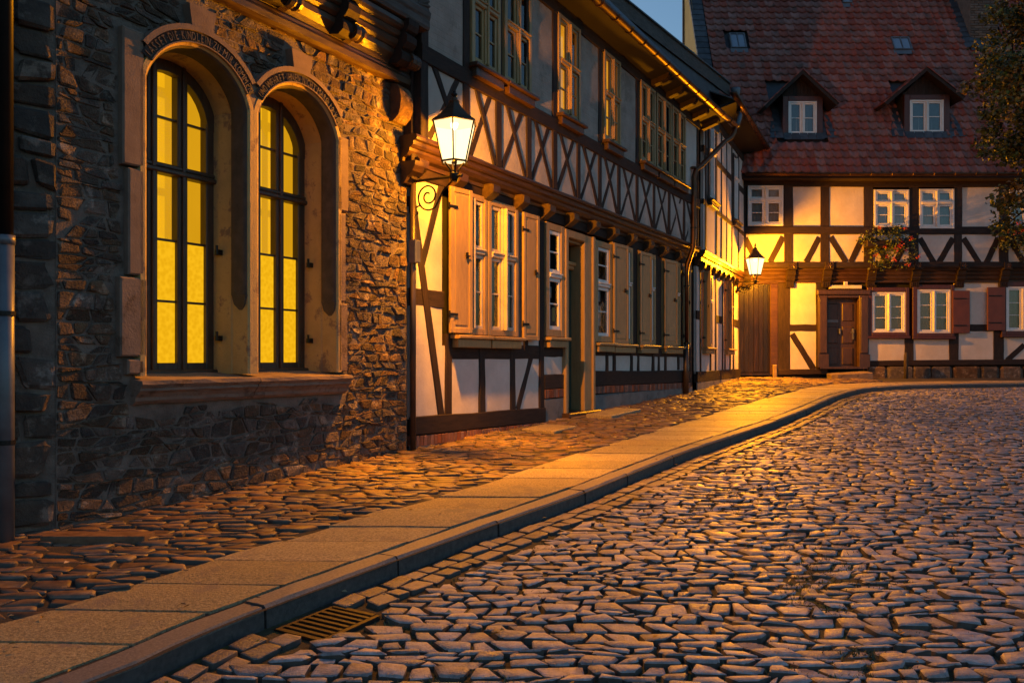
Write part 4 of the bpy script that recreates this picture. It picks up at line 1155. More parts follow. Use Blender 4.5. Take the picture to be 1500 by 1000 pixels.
# ---- eaves: soffit, rafter ends, gutter, slates
b = MB(); b.prof([(0.12, 5.04), (0.60, 5.18), (0.60, 5.21), (0.12, 5.10)], -0.3, TE + 0.5, 8, 0.003); b.build('soffit', M['dark_room'], HB)  # near-black soffit: eave shade put into its colour
t = 7.0
while t < TE + 0.4:
    b = MB(); b.prof([(0.20, 4.95), (0.52, 5.05), (0.56, 5.10), (0.56, 5.16), (0.20, 5.06)], t - 0.07, t + 0.07); b.build('rafter_end', M['timber'], HB); t += 0.80
def gutter(parent, fr_pts, r, m, name='gutter'):
    """half-round gutter along plan points in local coordinates"""
    b = MB(); n = 9; P = [Vector(p) for p in fr_pts]
    for i, p in enumerate(P):
        d = (P[min(i + 1, len(P) - 1)] - P[max(i - 1, 0)]).normalized(); s_ = d.cross(Vector((0, 0, 1))).normalized()
        for rr in (r, r - 0.006):
            for k in range(n):
                a = pi + pi * k / (n - 1)
                q = p + s_ * rr * cos(a) + Vector((0, 0, rr * sin(a))); b.v.append(tuple(q))
    w = 2 * n
    for i in range(len(P) - 1):
        for k in range(n - 1):
            a = i * w + k; b.f.append((a, a + 1, a + w + 1, a + w)); a += n; b.f.append((a, a + w, a + w + 1, a + 1))
        for k in (0, n - 1):
            a = i * w + k; b.f.append((a, a + n, a + w + n, a + w))
    for i in (0, len(P) - 1):
        b.f.append(tuple(i * w + k for k in range(n)))
    o = b.build(name, m, parent, True)
    L = (P[-1] - P[0]).length; N = int(L / 0.55); 
    for k in range(1, N):
        q = P[0].lerp(P[-1], k / N); d = (P[-1] - P[0]).normalized(); s_ = d.cross(Vector((0, 0, 1))).normalized()
        c = MB()
        pts = [q + s_ * (r + 0.004) * cos(pi + pi * j / 8) + Vector((0, 0, (r + 0.004) * sin(pi + pi * j / 8))) for j in range(9)]
        c.tube(pts, 0.007, 4); c.build('gutter_bracket', m, o)
    return o
gutter(HB, [(-0.3 + (TE + 1.25) * k / 6, -0.64 - 0.012 * k, 5.165) for k in range(7)], 0.075, M['copper'])
PIT = radians(53)
rf = MB(); rf.prof([(0.60, 5.19), (0.60, 5.215), (-0.15, 5.215 + 0.75 * math.tan(PIT)), (-0.15, 5.16 + 0.75 * math.tan(PIT))], -0.3, TE + 0.5, 1); roofo = rf.build('roof', M['slate'], HB)
sl = MB(); r_ = 0; rnd_s = random.Random(3)
while r_ < 5:
    z0 = 5.20 + 0.165 * r_ * sin(PIT); o0 = 0.615 - 0.165 * r_ * cos(PIT); t = 2.2 + (r_ % 2) * 0.11
    while t < TE + 0.45:
        L = 0.26; w = 0.215
        P = [(t, -(o0 + .014), z0 + rnd_s.uniform(-.006, .006)), (t + w, -(o0 + .014), z0 + rnd_s.uniform(-.006, .006)), (t + w, -(o0 - L * cos(PIT)), z0 + L * sin(PIT) + .012), (t, -(o0 - L * cos(PIT)), z0 + L * sin(PIT) + .012)]
        Q = [(p[0], p[1] + 0.008, p[2] - 0.008) for p in P]
        if len(HB.children) >= 0:
            b = MB(); b.add(P + Q, [(0, 1, 2, 3), (0, 4, 5, 1), (1, 5, 6, 2), (3, 7, 4, 0)]); b.build('slate', M['slate'], roofo) if r_ < 5 else None
        t += 0.222
    r_ += 1
# raised slate front with a weathered fascia above it
def skew(b):                                       # the upper eave runs a little askew, nearer the street at the far end
    for i_, v in enumerate(b.v): b.v[i_] = (v[0], v[1] + 0.19 - 0.078 * (v[0] - 7.9), v[2])
b = MB(); b.prof([(-0.04, 5.3), (-0.03, 6.05), (-0.05, 6.52), (-0.5, 6.52), (-0.5, 5.3)], 3.0, 11.9, 8, 0.003); skew(b); b.build('dormer_front', M['slate'], HB)
b = MB(); b.prof([(-0.04, 6.33), (0.0, 6.33), (0.0, 6.60), (0.02, 6.615), (-0.04, 6.63)], 2.6, 12.5, 8, 0.004); skew(b); b.build('fascia_board', M['timber_grey'], HB)
b = MB(); b.prof([(0.04, 6.62), (0.04, 6.65), (-2.8, 7.7), (-2.8, 7.65)], 2.6, 12.5, 2); skew(b); b.build('upper_roof', M['slate'], HB)
b = MB(); b.box(11.95, 12.45, 0.10, 0.16, 5.7, 6.6); b.box(2.6, 10.3, 0.9, 3.0, 5.2, 6.9); b.build('attic_wall', M['timber'], HB)
# downpipe with hopper at the end of the gutter
b = MB(); b.lathe((12.44, -0.32, 6.32), [(0.05, -0.16), (0.055, -0.10), (0.10, -0.02), (0.115, 0.10), (0.12, 0.16), (0.105, 0.16)], 12); b.tube([(12.44, -0.32, 6.18), (12.35, -0.36, 5.95), (11.7, -0.62, 5.60), (11.1, -0.76, 5.36), (11.0, -0.74, 5.17)], 0.05, 10)
b.build('rain_hopper', M['zinc'], HB, True)
tq, zq = FA.pw(1020, 252, 0.32)
b = MB(); b.tube([(10.88, -0.71, 5.12), (10.88, -0.70, 5.0), (10.80, -0.66, 4.88), (10.60, -0.58, 4.76), (tq + 0.22, -0.36, zq + 0.17), (tq + 0.06, -0.29, zq + 0.06), (tq, -0.27, zq - 0.10), (tq, -0.26, 2.55), (tq, -0.25, 2.3), (tq + 0.005, -0.13, 1.98), (tq + 0.005, -0.10, 1.8), (tq + 0.005, -0.10, 0.3)], 0.052, 12)
dp2 = b.build('downpipe', M['copper'], HB, True)
b = MB(); b.tube([(tq + 0.005, -0.10, 0.31), (tq + 0.005, -0.10, gz(tq, .1) - 0.02)], 0.060, 12); b.build('lower_pipe', M['dark_pipe'], dp2, True)
for z in (4.95 - 1.0, 2.7, 1.5, 0.32):
    b = MB(); yy = -0.26 if z > 2.3 else -0.10; xx = tq if z > 2.3 else tq + .005
    b.tube([(xx, yy, z), (xx, yy, z + 0.03)], 0.066, 12); b.build('pipe_clip', M['iron'], dp2)

# step slabs at the door and on the pavement
def plank_stone(name, fr_, t0, t1, o0, o1, th, label, m=M['slab'], cat='stone'):
    P = [fr_.plan(t0, o0), fr_.plan(t1, o0), fr_.plan(t1, o1), fr_.plan(t0, o1)]
    b = MB(); b.add([(p[0], p[1], g(p[1]) + th) for p in P] + [(p[0], p[1], g(p[1]) - 0.08) for p in P], [(0, 1, 2, 3), (0, 4, 5, 1), (1, 5, 6, 2), (2, 6, 7, 3), (3, 7, 4, 0)])
    o = b.build(name, m)
    bv = o.modifiers.new('bevel', 'BEVEL'); bv.width = 0.015; bv.segments = 2
    return tag(o, label, cat)
plank_stone('step_stone', FA, 3.95, 5.15, 0.30, 0.72, 0.055, 'flat stone step lying before the dark green door', M['slab'], 'step')
plank_stone('cellar_slab', FA, 2.05, 2.70, 0.26, 0.74, 0.030, 'sandstone slab in the pavement under the second ochre window', M['slab'], 'slab')

# ================================================================== NARROW HOUSE BY THE GATE
HD = thing('narrow_house', 'narrow white half-timbered house between the copper downpipe and the gate', 'house', FD.loc(), FD.rz())
LD = 5.45
b = MB(); b.box(0.06, LD, 0.14, 1.2, -1.2, 2.3); b.box(0.06, LD, -0.01, 1.2, 2.3, 5.7); b.build('core_wall', M['dark_room'], HD)
plaster(HD, 0.05, LD, -0.32, 2.05, 0.0, n=10)
timber(HD, (0.05, -0.39), (LD, -0.39), 0.24, -0.03, 0.06, name='ground_sill', n=10)
b = MB(); b.prof([(0.0, -1.3), (0.03, -1.3), (0.03, -0.52), (0.0, -0.50)], 0.05, LD, 8, 0.005); b.build('plinth', M['render'], HD)
for t in (0.42, 2.12, 2.98, 4.5, LD - 0.12): timber(HD, (t, -0.28), (t, 2.08), 0.12, -0.022, 0.05, name='post')
for t in (1.5, 3.3, 4.0): timber(HD, (t, -0.28), (t, 0.18), 0.10, -0.021, 0.05, name='post', n=2)
for a, b_ in ((0.05, 0.5), (2.1, 3.0), (4.4, LD - 0.1)): timber(HD, (a, 0.98), (b_, 0.98), 0.20, -0.016, 0.05, name='rail', n=2)
for a in (0.62, 3.22):
    window(HD, a, a + 0.95, 0.28, 1.98, -0.05, M['ochre'], M['white_paint'], fw=0.07, cols=2, trans=1.35, upper=1, lower=2)
for th, ang in ((0.58, 92), (3.18, 92)): shutter(HD, th, 0.27, 1.98, 0.16, radians(ang), 0.05)
b = MB(); b.prof([(-0.05, 2.08), (0.03, 2.08), (0.06, 2.14), (0.10, 2.17), (0.11, 2.24), (0.15, 2.26), (0.17, 2.31), (0.19, 2.33), (0.20, 2.38), (0.17, 2.405), (-0.05, 2.41)], 0.06, LD - 0.02, 16, 0.004)
b.build('jetty_beam', M['timber_oil'], HD)
for k in range(9):
    t = 0.35 + k * 0.6
    b = MB(); b.prof([(-0.03, 1.98), (0.05, 1.96), (0.13, 2.03), (0.155, 2.10), (0.15, 2.16), (-0.03, 2.18)], t - 0.075, t + 0.075, 2, 0.003); b.build('beam_head', M['timber_oil'], HD)
plaster(HD, 0.05, LD - 0.02, 2.40, 5.6, -0.15, n=12)
for t, w in ((0.28, .13), (1.46, .10), (2.06, .06), (2.73, .06), (3.42, .09), (4.34, .10), (LD - 0.10, .16)): timber(HD, (t, 2.40), (t, 5.6), w, -0.172, -0.08, name='post', n=8)
for z, w in ((3.46, .12), (4.62, .16)):
    for a, b_ in ((0.05, .45), (1.42, 3.45), (4.32, LD - 0.05)): timber(HD, (a, z), (b_, z), w, -0.166, -0.08, name='rail', n=4)
timber(HD, (0.05, 5.52), (LD, 5.52), 0.18, -0.18, -0.08, name='wall_plate', n=6)
timber(HD, (0.10, 4.55), (0.40, 3.5), 0.08, -0.163, -0.08, name='brace')
for a in (0.46, 3.50):
    window(HD, a, a + 0.80, 3.60, 5.30, -0.20, M['timber_grey'], M['white_paint'], fw=0.06, cols=2, trans=4.7, upper=1, lower=2, mat_sill=M['timber_oil'])
b = MB(); b.prof([(0.0, 5.60), (0.70, 5.80), (0.70, 5.84), (0.0, 5.68)], 0.9, LD + 0.45, 4); b.build('soffit', M['dark_room'], HD)  # near-black too, painted for the shade under this eave
gutter(HD, [(0.35 + (LD + 0.05) * k / 4, -0.74, 5.86) for k in range(5)], 0.075, M['copper'])
b = MB(); b.prof([(0.70, 5.85), (0.70, 5.88), (-2.2, 7.2), (-2.2, 7.15)], 0.9, LD + 0.45, 2); b.build('roof', M['slate'], HD)

# ================================================================== HOUSE THAT CLOSES THE STREET
HF = thing('tiled_house', 'half-timbered house with a big red pantile roof and two gabled dormers', 'house', FF.loc(), FF.rz())
LF = 12.5
FU = -0.25                                        # upper wall stands 0.25 m out
lo_ = lambda px, py: FF.pw(px, py, 0.0); up_ = lambda px, py: FF.pw(px, py, 0.25)
TL = lambda px: FF.T(px, 0.0); TU = lambda px: FF.T(px, 0.25)
zl = lambda py: (526 - py) * 23.0 / 1200; zu = lambda py: (526 - py) * 22.75 / 1200
b = MB()
b.box(0.15, 2.42, 0.10, 0.6, -0.8, 2.7) if False else None
b.box(-0.1, 0.0, 0.05, 1.0, -0.8, 2.7); b.box(1.02, 2.36, 0.13, 0.6, -0.8, 2.7); b.box(3.62, LF, 0.13, 0.6, -0.8, 2.7); b.box(0.0, 1.02, 0.05, 0.6, 2.1, 2.7); b.box(2.36, 3.62, 0.08, 0.6, 1.9, 2.7)
b.box(0.0, LF, FU + 0.155, 0.6, 2.7, 5.3); b.box(0.0, LF, 1.2, 3.0, -0.8, 5.3)
b.build('core_wall', M['dark_room'], HF)
gzf = -0.50
# lower floor
YL = -0.022
plaster(HF, TL(1150), TL(1202), zl(545), zl(413), 0.0, n=6)
plaster(HF, TL(1264), TL(1330), zl(532), zl(492), 0.0); plaster(HF, TL(1332), TL(1398), zl(532), zl(492), 0.0); plaster(HF, TL(1398), TL(1462), zl(530), zl(413), 0.0); plaster(HF, TL(1462), TL(1530), zl(528), zl(488), 0.0)
plaster(HF, TL(1530), LF, -0.1, 2.2, 0.0)
for a, b_, z0, z1 in ((1137, 1157, 549, 410), (1195, 1210, 545, 410), (1325, 1338, 532, 492), (1390, 1404, 532, 488), (1455, 1470, 530, 484)):
    timber(HF, (TL((a + b_) / 2), zl(z0)), (TL((a + b_) / 2), zl(z1)), (b_ - a) / 52.2, YL, 0.06, name='post')
timber(HF, (TL(1155), zl(480)), (TL(1197), zl(480)), 0.19, YL + 0.006, 0.05, name='rail')
timber(HF, (TL(1160), zl(489)), (TL(1192), zl(541)), 0.17, YL + 0.01, 0.05, name='brace')
timber(HF, (TL(1404), zl(480)), (TL(1458), zl(480)), 0.19, YL + 0.006, 0.05, name='rail')
timber(HF, (TL(1140), zl(545)), (TL(1212), zl(544)), 0.15, YL - 0.008, 0.06, name='ground_sill')
timber(HF, (TL(1262), zl(532)), (LF, zl(528)), 0.15, YL - 0.008, 0.06, name='ground_sill', n=12)
timber(HF, (TL(1475), zl(528)), (TL(1500), zl(505)), 0.15, YL + 0.01, 0.05, name='brace')
# plinth of rough blocks
rp = random.Random(8); t = TL(1270)
while t < LF:
    w = rp.uniform(0.45, 0.85); b = MB()
    vs, fs = piece([(t, -0.72), (t + w, -0.72), (t + w, zl(536)), (t, zl(536))], lambda x, y, h: (x, -0.03 - h, y), 0.05, 0.012, rp, lo=-0.05, rough=0.012)
    b.add(vs, fs); b.build('plinth_stone', M['rubble'], HF, fixn=False); t += w
# gate
gt = MB(); gt.box(TL(1083), TL(1140), -0.03, 0.08, zl(416), zl(405), 0.01); gt.box(TL(1128), TL(1139), -0.035, 0.08, zl(549), zl(416), 0.01); gt.box(-0.08, 0.03, -0.03, 0.1, zl(549), zl(416), 0.01)
gto = gt.build('gate_frame', M['timber_oil'], HF)
x = 0.035; k = 0
while x < TL(1128) - 0.02:
    w = min(0.135, TL(1128) - x); b = MB(); b.box(x + 0.003, x + w - 0.003, 0.02 + R(-.004, .004), 0.05, zl(545) + R(-.01, .01), zl(416), 0.004)
    b.build('gate_plank', M['gate'], gto); x += w
b = MB(); b.box(0.03, TL(1128), -0.02, 0.06, zl(549.5), zl(546)); b.build('gate_threshold', M['gate'], gto)
b = MB(); b.box(TL(1131), TL(1137), -0.10, -0.036, gzf - 0.05, gzf + 0.35, 0.02); b.build('guard_stone', M['sandstone'], HF)
# door
fd = MB(); a0, a1, b0_, b1 = TL(1197), TL(1211), TL(1257), TL(1271)
for q0, q1 in ((a0, a1), (b0_, b1)):
    fd.box(q0, q1, -0.08, 0.10, zl(538), zl(432), 0.012); fd.box(q0 + 0.03, q1 - 0.03, -0.11, -0.08, zl(517), zl(436), 0.010); fd.box(q0 - 0.02, q1 + 0.02, -0.125, -0.08, zl(538), zl(519), 0.010)
fd.box(a0 - 0.03, b1 + 0.03, -0.13, 0.1, zl(432), zl(425), 0.015); fd.box(a1, b0_, -0.07, 0.12, zl(436), zl(432) - 0.002)
fdo = fd.build('door_frame', M['door_brown'], HF)
dd = MB(); dd.box(a1, b0_, 0.13, 0.18, zl(538), zl(436))
for z0, z1 in ((534, 509), (503, 478), (470, 444)):
    for q0, q1 in ((1214, 1230), (1236, 1252)): dd.box(TL(q0), TL(q1), 0.108, 0.13, zl(z0), zl(z1), 0.018)
ddo = dd.build('door', M['door_brown'], HF, label='dark brown door with six panels')
b = MB(); b.box(TL(1213), TL(1230), 0.10, 0.128, zl(472), zl(468)); b.box(TL(1250.5), TL(1253.5), 0.10, 0.13, zl(497), zl(481), 0.004); b.tube([(TL(1252), 0.12, zl(486)), (TL(1252), 0.05, zl(486)), (TL(1247), 0.05, zl(487))], 0.014, 6)
b.box(TL(1231), TL(1233), 0.07, 0.108, zl(489), zl(481), 0.004); b.build('handle', M['zinc'], ddo)
b = MB(); b.box(TL(1214), TL(1261), -0.07, 0.05, zl(423), zl(418), 0.006); b.build('nameboard', M['plaster'], HF)
npb = MB(); npb.box(TL(1234.5), TL(1240), -0.085, -0.06, zl(418), zl(413), 0.004); npo = npb.build('number_plate', M['white_paint'], HF)
cu = bpy.data.curves.new('number', 'FONT'); cu.body = '11'; cu.size = 0.085; cu.align_x = 'CENTER'; cu.extrude = 0.002
tmp_ = bpy.data.objects.new('tmp', cu); COL.objects.link(tmp_)
nme = bpy.data.meshes.new_from_object(tmp_.evaluated_get(bpy.context.evaluated_depsgraph_get())); bpy.data.objects.remove(tmp_); nme.name = 'number'
nme.materials.clear(); nme.materials.append(M['iron']); to_ = bpy.data.objects.new('number', nme); COL.objects.link(to_); to_.parent = npo
to_.location = (TL(1237.2), -0.088, zl(417.2)); to_.rotation_euler = (pi / 2, 0, 0)
b = MB(); b.box(TL(1199), TL(1268), -0.14, 0.10, zl(540), zl(537)); b.build('threshold', M['door_brown'], HF)
P = FF.plan(TL(1207), 0.1)
b = MB(); nn = 6
vs, fs = piece([(P[0], 22.42), (P[0] + 1.15, 22.42), (P[0] + 1.15, 22.88), (P[0], 22.88)], lambda x, y, h: (x, y, g(y) + h), 0.14, 0.01, rp, lo=-0.1, dome=0.93, rough=0.008, rc=0.06)
b.add(vs, fs); tag(b.build('step_stone', M['sandstone_worn'], fixn=False), 'rough stone step under the dark brown panelled door', 'step')
# lower windows
wF = dict(cols=2, trans=None, lower=3, mull=0.06, sash=0.05, curtain='full', sill=False, fw=0.05)
for a, b_, t_, u_ in ((1276, 1325, 428, 487), (1342, 1391, 424, 488), (1472, 1521, 420, 485)):
    sfr = MB(); e = 0.13
    A, B, Z0, Z1 = TL(a), TL(b_), zl(u_), zl(t_)
    sfr.box(A - e, A, -0.075, 0.05, Z0 - 0.10, Z1 + 0.13, 0.01); sfr.box(B, B + e * .8, -0.075, 0.05, Z0 - 0.10, Z1 + 0.13, 0.01); sfr.box(A, B, -0.074, 0.05, Z1, Z1 + 0.13, 0.01); sfr.box(A - e - .02, B + e * .8 + .02, -0.11, 0.05, Z0 - 0.17, Z0 - 0.101, 0.012); sfr.box(A, B, -0.074, 0.05, Z0 - 0.10, Z0, 0.01)
    sfr.build('window_surround', M['red_paint'], HF)
    window(HF, A, B, Z0, Z1, -0.06, M['white_paint'], **wF)
for a, b_, t_, u_ in ((1393, 1418, 426, 488), (1444, 1469.5, 421, 484)):
    b = MB(); b.box(TL(a), TL(b_), -0.10, -0.06, zl(u_), zl(t_), 0.006)
    for q in (): b.box(TL(a) + (TL(b_) - TL(a)) * q / 4 - .004, TL(a) + (TL(b_) - TL(a)) * q / 4 + .004, -0.106, -0.099, zl(u_) + .05, zl(t_) - .05)
    so = b.build('shutter', M['shutter_red'], HF); h = MB()
    for q in (0.2, 0.95): h.box(TL(a) + 0.02, TL(b_) - 0.1, -0.113, -0.107, zl(u_) + q, zl(u_) + q + 0.03)
    h.build('hinge', M['iron'], so)
# jetty: beam, carved consoles, recessed mouldings
b = MB(); b.prof([(0.1, zl(394)), (0.26, zl(394)), (0.285, zl(392)), (0.285, zl(386)), (0.27, zl(385)), (0.1, zl(385))], 0.02, LF, 10, 0.004); b.build('jetty_beam', M['timber_h'], HF)
CP = [1092, 1156, 1209, 1274, 1338.5, 1404, 1468, 1532, 1596, 1660]
for i, px in enumerate(CP):
    t = TL(px)
    b = MB(); w = 0.115
    b.prof([(0.0, zl(421)), (0.07, zl(421)), (0.085, zl(419)), (0.085, zl(413)), (0.13, zl(411)), (0.16, zl(408)), (0.15, zl(406)), (0.19, zl(403)), (0.21, zl(399)), (0.20, zl(397)), (0.30, zl(396)), (0.315, zl(392)), (0.315, zl(385.5)), (0.0, zl(385.5))], t - w, t + w, 2, 0.002)
    for q in range(4): b.box(t - w + 0.02 + q * 0.055, t - w + 0.045 + q * 0.055, -0.10, -0.08, zl(419.5), zl(413.5))
    co = b.build('console', M['timber_h'], HF)
    b = MB(); c0 = (t, -0.318, zl(390.5))
    for q in range(6):
        a = q * pi / 3; b.tube([c0, (c0[0] + 0.065 * cos(a), c0[1] - 0.003, c0[2] + 0.065 * sin(a))], [0.006, 0.018], 5)
    b.build('carved_rosette', M['timber_oil'], co)
for i in range(len(CP) - 1):
    a, b_ = TL(CP[i]) + 0.118, TL(CP[i + 1]) - 0.118
    b = MB(); b.prof([(0.0, zl(414)), (0.05, zl(414)), (0.06, zl(411)), (0.04, zl(410)), (0.075, zl(408)), (0.09, zl(405.5)), (0.07, zl(404)), (0.11, zl(402.5)), (0.13, zl(399.5)), (0.11, zl(398)), (0.16, zl(396.5)), (0.17, zl(394.2)), (0.0, zl(394.2))], a, b_, 2, 0.002)
    b.build('filler_moulding', M['timber_oil'], HF)
# upper floor
YQ, YQT = FU, FU - 0.022
plaster(HF, 0.02, TU(1540), zu(388), zu(338), YQ, n=16); plaster(HF, TU(1150), TU(1270), zu(336), zu(270), YQ, n=8); plaster(HF, TU(1400), TU(1470), zu(336), zu(270), YQ)
UPP = [(1148.5, 1161.5), (1201.5, 1214.5), (1265, 1279), (1331.5, 1345.5), (1397.5, 1409), (1463, 1477), (1528, 1541)]
for a, b_ in UPP:
    tc = TU((a + b_) / 2); w = (b_ - a) / 52.7
    timber(HF, (tc, zu(386)), (tc, zu(266)), w, YQT, FU + 0.05, name='post', n=8)
timber(HF, (0.08, zu(386)), (0.08, zu(266)), 0.13, YQT, FU + 0.05, name='post', n=8)
timber(HF, (0.02, zu(337.5)), (LF, zu(338)), 0.215, YQT - 0.012, FU + 0.05, name='rail', n=14)
timber(HF, (0.02, zu(268)), (LF, zu(269)), 0.22, YQT - 0.012, FU + 0.05, name='wall_plate', n=14)
BR = [(1091, 349, 1110, 384), (1147, 347, 1128, 384), (1200, 348, 1181, 384), (1216, 347, 1239, 384), (1263, 349, 1246, 384), (1280, 349, 1300, 384), (1330, 349, 1312, 384), (1347, 349, 1368, 385), (1396, 349, 1375, 385), (1411, 349, 1434, 385), (1462, 349, 1445, 385), (1478, 349, 1500, 385), (1527, 349, 1508, 385)]
for x0, y0, x1, y1 in BR:
    timber(HF, (TU(x0), zu(y0)), (TU(x1), zu(y1)), 0.165, YQT + 0.008, FU + 0.05, name='brace', n=4)
wU = dict(cols=2, lower=2, upper=1, mull=0.07, sash=0.055, curtain='full', sill=False, fw=0.06)
for a, b_, t_, u_ in ((1095, 1147, 272, 331), (1279.5, 1331, 278, 333), (1346, 1397, 277, 335), (1477.5, 1528, 278, 333)):
    window(HF, TU(a), TU(b_), zu(u_), zu(t_), FU - 0.04, M['white_paint'], trans=zu(t_ + (u_ - t_) * .36), **wU)
# eaves and roof
EZ, EY = 5.00, -0.68
b = MB(); b.prof([(0.2, 4.93), (0.62, 4.93), (0.62, 4.98), (0.2, 5.2)], -0.05, LF, 4); b.build('soffit', M['timber_h'], HF)
gutter(HF, [(0.0 + LF * k / 6, EY - 0.02, EZ + 0.06) for k in range(7)], 0.075, M['copper'])
RP = radians(62); cu_, su_ = cos(RP), sin(RP)
RL = 8.6
def rpt(x, L, h=0.0): return (x, EY + 0.02 + L * cu_ - h * su_, EZ + 0.06 + L * su_ + h * cu_)
b = MB()
P = [rpt(-0.78, -0.05, -0.05), rpt(LF, -0.05, -0.05), rpt(LF, RL, -0.05), rpt(-0.78, RL, -0.05)]
b.add(P + [rpt(LF, RL, -0.3), rpt(-0.78, RL, -0.3)], [(0, 1, 2, 3), (3, 2, 4, 5)]); roofF = b.build('roof', M['slate'], HF)
DORM = [(1176, 1155, 1197, 148, 197, 102, 1120, 155, 1229, 151), (1358, 1333, 1383, 146, 195, 98, 1296, 150, 1414, 142)]
def ray_roof(px, py):
    """point of the photo ray on the roof plane -> (x along eave, L up the slope)"""
    a = (px - 750) / 1200; c_ = (526 - py) / 1200
    y0 = 23 + EY + 0.02; z0 = EZ + 0.06
    L = (c_ * y0 - z0) / (su_ - c_ * cu_); return a * (y0 + L * cu_) - FF.p[0], L
holes = []
DW = []
for (cx, w0, w1, wt, wb, ap, e0x, e0y, e1x, e1y) in DORM:
    x, L = ray_roof(cx, wb + 2); holes.append((x - 0.62, x + 0.62, L - 0.1, L + 1.9)); DW.append((x, L))
SKY = [(1080, 63, 0.46, 0.62), (1319, 67, 0.54, 0.52), (1239, 3, 0.28, 0.30)]
for px, py, w, h in SKY:
    x, L = ray_roof(px, py); holes.append((x - w / 2, x + w / 2, L - h / 2, L + h / 2))
xch, Lch = ray_roof(1441, 62); holes.append((xch - 0.62, xch + 0.62, Lch - 0.25, Lch + 3))
TWD, TRW = 0.240, 0.265
tile_v = []; 
def tile_mesh(nm, j):
    b = MB(); n = 6; rr = random.Random(j)
    tw = rr.uniform(-.006, .006)
    prof_ = [(0, 0.036), (0.12, 0.056), (0.26, 0.042), (0.42, 0.014), (0.62, 0.003), (0.82, 0.010), (1.02, 0.038)]
    for L, lift in ((-0.02, 0.055), (TRW + 0.03, 0.004)):
        for u_, h in prof_:
            b.v.append((u_ * TWD, L * cu_ - (h + lift) * su_ + tw * u_, L * su_ + (h + lift) * cu_))
    m = len(prof_)
    for k in range(m): p = b.v[k]; b.v.append((p[0], p[1] + 0.034 * su_, p[2] - 0.034 * cu_))
    for k in range(m - 1): b.f.append((k, k + 1, m + k + 1, m + k)); b.f.append((2 * m + k, 2 * m + k + 1, k + 1, k))
    me = bpy.data.meshes.new(nm); me.from_pydata(b.v, [], b.f); me.polygons.foreach_set('use_smooth', [True] * len(me.polygons)); me.materials.append(M['tile']); return me, b
TMS = [tile_mesh('roof_tile', j) for j in range(5)]
spots = []; r_ = 0; rt = random.Random(77)
while r_ * TRW < RL:
    L = r_ * TRW; x = -0.78 + 0.36
    while x < LF - TWD:
        if not any(a - TWD * .6 < x + TWD * .1 < b_ - TWD * .35 and c_ - TRW * .8 < L < d_ for a, b_, c_, d_ in holes):
            y = 23 + EY + L * cu_
            if abs((x + FF.p[0]) / y) < 0.68 and (EZ + L * su_) / y < 0.50: spots.append((x + rt.uniform(-.006, .006), L + rt.uniform(-.012, .012) + 0.02 * mnoise.noise(Vector((x * .5, r_, 0)))))
        x += TWD
    r_ += 1
vis = [s for s in spots if (s[0] + FF.p[0]) / (22.3 + s[1] * cu_) < 0.6]
single = set(sorted(vis, key=lambda s: s[1])[:296]); rest = MB()
for i, s in enumerate(spots):
    me, b = TMS[i * 7 % 5]
    base = rpt(s[0], s[1])
    if s in single:
        o = bpy.data.objects.new('roof_tile', me); COL.objects.link(o); o.parent = roofF; o.location = base
    else:
        rest.add([(v[0] + base[0], v[1] + base[1], v[2] + base[2]) for v in b.v], b.f)
rest.build('upper_roof_tiles', M['tile'], roofF, True, kind='stuff', fixn=False)
# slate verge and gable wall
t_ = 0
while t_ < RL:
    b = MB(); x0 = -0.80; P = [rpt(x0 - 0.02, t_, 0.075), rpt(x0 + 0.36, t_, 0.06), rpt(x0 + 0.36, t_ + 0.27, 0.045), rpt(x0 - 0.02, t_ + 0.27, 0.06)]
    Q = [rpt(x0 - 0.02, t_, -0.02), rpt(x0 + 0.36, t_, 0.0), rpt(x0 + 0.36, t_ + 0.27, 0.0), rpt(x0 - 0.02, t_ + 0.27, -0.02)]
    b.add(P + Q, [(0, 1, 2, 3), (0, 4, 5, 1), (0, 3, 7, 4), (1, 5, 6, 2)]); b.build('verge_slate', M['slate'], roofF); t_ += 0.24
b = MB(); b.add([(-0.77, -0.2, 4.5), (-0.77, 3.6, 4.5), (-0.77, 3.6, 13.4), (-0.77, 3.45, 13.2), (-0.77, EY + 0.25, 5.1)], [(0, 1, 2, 3, 4)]); b.build('gable_wall', M['yellow_wall'], HF)
b = MB(); b.box(-0.81, -0.75, 3.5, 3.66, 4.5, 13.2); b.build('gable_edge', M['timber'], HF)
